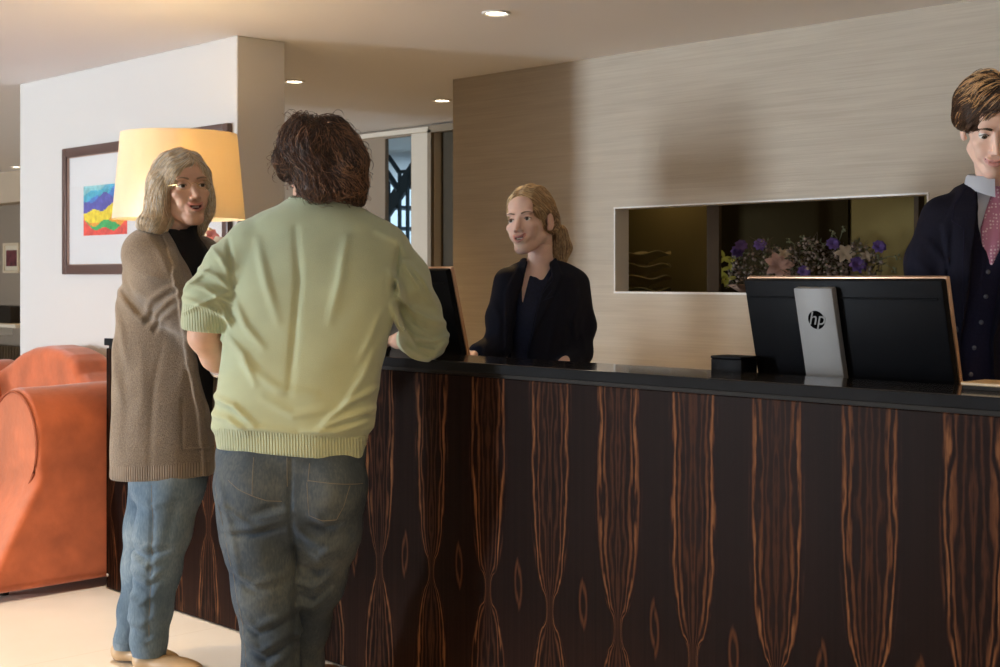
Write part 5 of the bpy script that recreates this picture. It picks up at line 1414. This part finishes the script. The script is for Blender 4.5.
# ================================================================== the young man in the suit
def manager():
    p = Person(990, 3.88, 'young man in dark three piece suit and pink tie looking down behind the monitor')
    j = p.j
    hc = p.q(989, 126, -.16); hR = Rmat(-7, -24, -2); hs = 1.05
    def body(P):
        d = head_sdf(to_head(P, hc, hR, hs), 1.0, .92, .0012, 1.2, 1.0, .96, .86)*hs
        d = smin(d, cap(P, p.q(999, 203, .005), p.q(991, 152, -.09), .051, .048), .014)
        d = smin(d, chain(P, [j(992, 228, 0.01, .07), j(988, 300, 0.01, .07), j(982, 380, 0.01, .07)], .04), .05)
        d = smin(d, cap(P, p.q(962, 222, .0), p.q(1044, 222, .0), .04, .04), .04)
        for k, pts in enumerate(([j(950, 228, 0, .036), j(926, 318, -.02, .038), j(950, 396, -.14, .028)], [j(1052, 226, 0, .036), j(1062, 320, -.02, .042), j(1034, 396, -.14, .028)])):
            d = smin(d, chain(P, pts, .02), .02); w = pts[-1][:3]
            hp = hand_pts(w, ((.5, -.8, -.02), (-.5, -.8, 0))[k], ((.8, .5, 0), (-.8, .5, 0))[k], (0, 0, 1), .95, .4); d = smin(d, hand_sdf(P, hp), .01)
        for x in (-.09, .09): d = smin(d, chain(P, [(x, .0, .9, .09), (x, .0, .48, .06), (x, .0, .06, .04)], .03), .04)
        return d
    V, Fc = snet(body, (-.32, -.46, .0), (.34, .2, 1.9), .004)
    p.body([(V, Fc)], [m_skin2, m_lip2, m_mouth], face_mi(V, Fc, hc, hR, hs, .0012, 1.2))
    rows = p.rows([(174, 980, 1026, .06, -.01), (181, 971, 1036, .075), (191, 953, 1056, .090), (205, 936, 1068, .108), (230, 924, 1077, .122), (265, 925, 1072, .130), (310, 928, 1064, .128), (360, 928, 1056, .125), (410, 926, 1052, .13), (450, 924, 1054, .13)])
    arms = ([j(944, 219, 0, .064), j(929, 262, -.0, .062), j(924, 318, -.02, .058), j(940, 372, -.10, .045)], [j(1062, 213, 0, .068), j(1068, 262, -.0, .062), j(1060, 318, -.02, .058), j(1044, 372, -.10, .045)])
    eL = [(969, 168), (968, 185), (965, 210), (959, 250), (953, 300), (948, 340), (944, 370), (931, 420), (916, 470)]; eR = [(1012, 168), (1010, 185), (1004, 215), (994, 245), (988, 262), (982, 300), (976, 340), (978, 380), (996, 440), (1006, 470)]
    def I_(e, P): return np.interp(-P[:, 2], [-p.q2(*q)[1] for q in e], [p.q2(*q)[0] for q in e]).astype(F4)
    A = [(4, 6, [920, 240, 935, 262, 938, 300]), (4, 5, [912, 262, 925, 280, 935, 300]), (3, -6, [942, 225, 940, 260, 938, 320]), (4, 4, [950, 240, 955, 300, 950, 350])]
    def jacket(P):
        d = loft(P, rows, 2.2)
        op = smax(smax(I_(eL, P)-P[:, 0], P[:, 0]-I_(eR, P), .006), (P[:, 1]-.0).astype(F4), .01); d = smax(d, -op, .005)
        d = smin(d, smin(chain(P, arms[0], .03), chain(P, arms[1], .03), .01), .018)
        for e, sg in ((eL, -1), (eR, 1)):
            x = (P[:, 0]-I_(e, P))*sg; lw = np.interp(-P[:, 2], [-p.q2(0, 178)[1], -p.q2(0, 225)[1], -p.q2(0, 335)[1]], [.022, .085, .006]).astype(F4)
            mk = smax(-x-.002, x-lw, .003); d = d-.008*np.clip(-mk/.004, 0, 1)*(P[:, 1] < .03)
        d = p.folds(P, d, A, .08)-.0014*vnoise(P, 28, 81)
        return smax(d, -cap(P, p.q(1001, 178, -.03), p.q(1000, 140, -.08), .062, .07), .004)
    V, Fc = snet(jacket, (p.q(895, 0)[0], -.28, .82), (p.q(1105, 0)[0], .2, p.q2(0, 160)[1]), .0044); ja = p.add('suit_jacket', V, Fc, m_suit)
    seam(p, jacket, 'lapel_edge', [962, 186, 945, 206, 941, 222, 951, 230, 949, 268, 950, 318], .0014, m_vest, ja)
    b = B(); q = project(jacket, [p.q2(946, 328)])[0]; bmesh.ops.create_uvsphere(b, u_segments=16, v_segments=8, radius=.0085, matrix=Matrix.Translation(q)@Matrix.Scale(.4, 4, (0, 1, 0))); obj('button', b, m_button, ja, True, True)
    r2 = [(z, cx, cy, rx-.014, ry-.016) for z, cx, cy, rx, ry in rows]
    vV = [(968, 150), (968, 190), (967, 225), (970, 246), (978, 266), (989, 246), (998, 225), (1006, 190), (1008, 150)]
    def vest(P):
        d = loft(P, r2, 2.2)
        l = np.interp(-P[:, 2], [-p.q2(0, y)[1] for x, y in vV[:5]], [p.q2(x, 0)[0] for x, y in vV[:5]]); r = np.interp(-P[:, 2], [-p.q2(0, y)[1] for x, y in vV[:3:-1]], [p.q2(x, 0)[0] for x, y in vV[:3:-1]])
        op = smax(smax((l-P[:, 0]).astype(F4), (P[:, 0]-r).astype(F4), .004), (P[:, 1]-.0).astype(F4), .01); op = smax(op, (p.q2(0, 267)[1]-P[:, 2]).astype(F4), .003)
        d = smax(d, -op, .004)
        d = d-.003*np.clip((P[:, 0]-np.interp(-P[:, 2], [-p.q2(0, 262)[1], -p.q2(0, 380)[1]], [p.q2(970, 0)[0], p.q2(954, 0)[0]]))/.003, 0, 1).astype(F4)
        return smax(d, -cap(P, p.q(1001, 182, -.03), p.q(1000, 145, -.08), .07, .08), .004)-.001*vnoise(P, 40, 82)
    V, Fc = snet(vest, (p.q(915, 0)[0], -.2, .85), (p.q(1070, 0)[0], .2, p.q2(0, 180)[1]), .0042); ve = p.add('waistcoat', V, Fc, m_vest)
    for (x, y) in ((974, 272), (972, 296), (968, 321), (962, 346), (959, 372)):
        b = B(); q = project(vest, [p.q2(x, y)])[0]; bmesh.ops.create_uvsphere(b, u_segments=16, v_segments=8, radius=.0068, matrix=Matrix.Translation(q)@Matrix.Scale(.45, 4, (0, 1, 0))); obj('button', b, mat('grey_button', (.10, .10, .12), .25), ve, True, True)
    def shirt(P):
        d = loft(P, [(z, cx, cy, rx-.020, ry-.024) for z, cx, cy, rx, ry in rows if z > p.q2(0, 300)[1]], 2.2)
        d = smax(d, -cap(P, p.q(1000, 178, -.04), p.q(994, 138, -.13), .060, .066), .003)
        return d
    V, Fc = snet(shirt, (p.q(940, 0)[0], -.2, 1.2), (p.q(1060, 0)[0], .2, p.q2(0, 155)[1]), .0036); sh = p.add('shirt', V, Fc, m_shirt)
    b = B(); nc = Vector(p.q(993, 178, -.035)); prev = None
    for i in range(29):
        th = math.radians(16+328*i/28); f = max(0, math.cos(th))**3; fwd = .030*(1+math.cos(th))/2
        row = []
        for r_, dz in ((.061, -.020), (.0625, .012), (.066, .016), (.071, .010), (.078+.006*f, -.022-.022*f)):
            row.append(b.verts.new(nc+Vector((-math.sin(th)*r_, -math.cos(th)*(r_+.002), dz-fwd*.55))))
        if prev:
            for q_ in range(4): b.faces.new([prev[q_], prev[q_+1], row[q_+1], row[q_]])
        prev = row
    bmesh.ops.solidify(b, geom=b.faces[:], thickness=.0015); obj('collar', b, m_shirt, sh, True, True)
    # pink tie with white dots
    mt = mat('pink_dotted_silk', (.55, .22, .32), .45); nt = mt.node_tree; N = nt.nodes.new; L = nt.links.new
    tc = N('ShaderNodeTexCoord'); vo = N('ShaderNodeTexVoronoi'); vo.voronoi_dimensions = '3D'; vo.inputs['Scale'].default_value = 105; vo.inputs['Randomness'].default_value = .35; L(tc.outputs['Object'], vo.inputs[0])
    cr = N('ShaderNodeValToRGB'); cr.color_ramp.elements[0].position = .24; cr.color_ramp.elements[0].color = (.80, .60, .64, 1); cr.color_ramp.elements[1].position = .34; cr.color_ramp.elements[1].color = (.52, .20, .30, 1)
    L(vo.outputs['Distance'], cr.inputs[0]); L(cr.outputs[0], nt.nodes['Principled BSDF'].inputs['Base Color'])
    tp = [(988.5, 184, 7), (987.5, 192, 7), (986, 198, 5.2), (983, 212, 8.5), (979, 230, 10.5), (978.5, 248, 9), (977, 262, 4), (977, 275, 2)]
    def tie(P):
        zz = [-p.q2(0, y)[1] for x, y, w in tp]; cx = np.interp(-P[:, 2], zz, [p.q2(x, 0)[0] for x, y, w in tp]).astype(F4); w = np.interp(-P[:, 2], zz, [q_[2]*p.Y/FPX for q_ in tp]).astype(F4)
        sv = shirt(P); u = np.abs(P[:, 0]-cx)/w
        kn = np.exp(-((P[:, 2]-p.q2(0, 188)[1])/.016)**2)*.016
        d = smax(np.abs(sv-.004)-(.007+kn)*np.sqrt(np.clip(1-u*u*.8, .05, 1)), np.abs(P[:, 0]-cx)-w, .003); d = smax(d, (P[:, 1]-.0).astype(F4), .01)
        return smax(d, np.maximum(P[:, 2]-p.q2(0, 183)[1], p.q2(0, 272)[1]-P[:, 2]).astype(F4), .004)
    V, Fc = snet(tie, (p.q(955, 0)[0], -.22, p.q2(0, 275)[1]), (p.q(1020, 0)[0], .02, p.q2(0, 176)[1]), .0028); p.add('tie', V, Fc, mt)
    def trousers(P):
        d = loft(P, [(.72, 0, 0, .18, .12), (.95, 0, .0, .17, .12), (1.0, 0, 0, .16, .11)], 2.2)
        for x in (-.09, .09): d = smin(d, chain(P, [(x, 0, .78, .10), (x, 0, .4, .085), (x, 0, .05, .075)], .03), .01)
        return d
    V, Fc = snet(trousers, (-.25, -.2, .02), (.25, .2, 1.0), .009); p.add('trousers', V, Fc, m_suit)
    for x in (-.09, .09):
        b = B(); box(b, x-.045, x+.045, -.20, .08, 0, .07, .03, 3); obj('shoe', b, m_black, p.root, True, True)
    eyes(p.root, hc, hR, hs, gaze=(0, -16), brow=(.06, .035, .02), browz=.0175, bw=.0032, wx=.86)
    hm = [hairm('dark_brown_hair', (.035, .018, .010)), hairm('chestnut_hair', (.09, .042, .020)), hairm('lamplit_crown_hair', (.66, .38, .16))]
    def vol(P):
        h = to_head(P, hc, hR, hs)
        d = ell(h, (0, .018, .046), (.079, .099, .088)); d = smin(d, ell(h, (.006, -.045, .095), (.062, .052, .038)), .02); X = np.stack([np.abs(h[:, 0]), h[:, 1], h[:, 2]], 1)
        d = smin(d, ell(X, (.060, .002, .022), (.014, .055, .042)), .02)
        d = smax(d, -ell(h, (.0, -.122, -.008), (.064, .066, .088)), .010); d = smax(d, (-.006-h[:, 2]).astype(F4), .02)
        return d*hs-.004*np.sin(h[:, 0]*95+h[:, 1]*60+np.sin(h[:, 2]*30)*1.5)-.003*vnoise(P, 70, 91)
    lo, hi = np.array((p.q(935, 0)[0], -.34, p.q2(0, 165)[1])), np.array((p.q(1048, 0)[0], .1, p.q2(0, 40)[1]))
    V, Fc = snet(vol, lo, hi, .0038); hr = p.add('hair', V, Fc, hm[0]); Rn = np.array(hR)
    def flow(P):
        h = to_head(P, hc, hR, hs); sd_ = np.tanh((h[:, 0]-.02)*30)
        d = np.stack([sd_*(.9+0*h[:, 1]), .45-np.clip(-h[:, 1]*4, 0, .5), -.55+.6*np.sin(h[:, 0]*60)*.4-(h[:, 2] < .06)*.5], 1); return (d @ Rn.T).astype(F4)
    sd = surf_seeds(vol, lo, hi, 4800)
    A_, r_ = hair_flow(vol, sd, flow, .065, 12, (-.002, .005), .12, .0008, curl=.002, curlf=50)
    pick = RNG.rand(len(A_)); hz_ = to_head(A_[:, 0].astype(F4), hc, hR, hs)[:, 2]; lp = .03+.58*np.clip((hz_-.085)/.035, 0, 1)  # crown strands coloured golden for the warm light falling from above
    for m, mk in ((hm[0], pick > .62), (hm[1], (pick <= .62) & (pick > lp)), (hm[2], pick <= lp)):
        if mk.any(): V, Fc, _ = strands(A_[mk], r_[mk], 4); p.add('hair_strands', V, Fc, m, parent=hr)
manager()
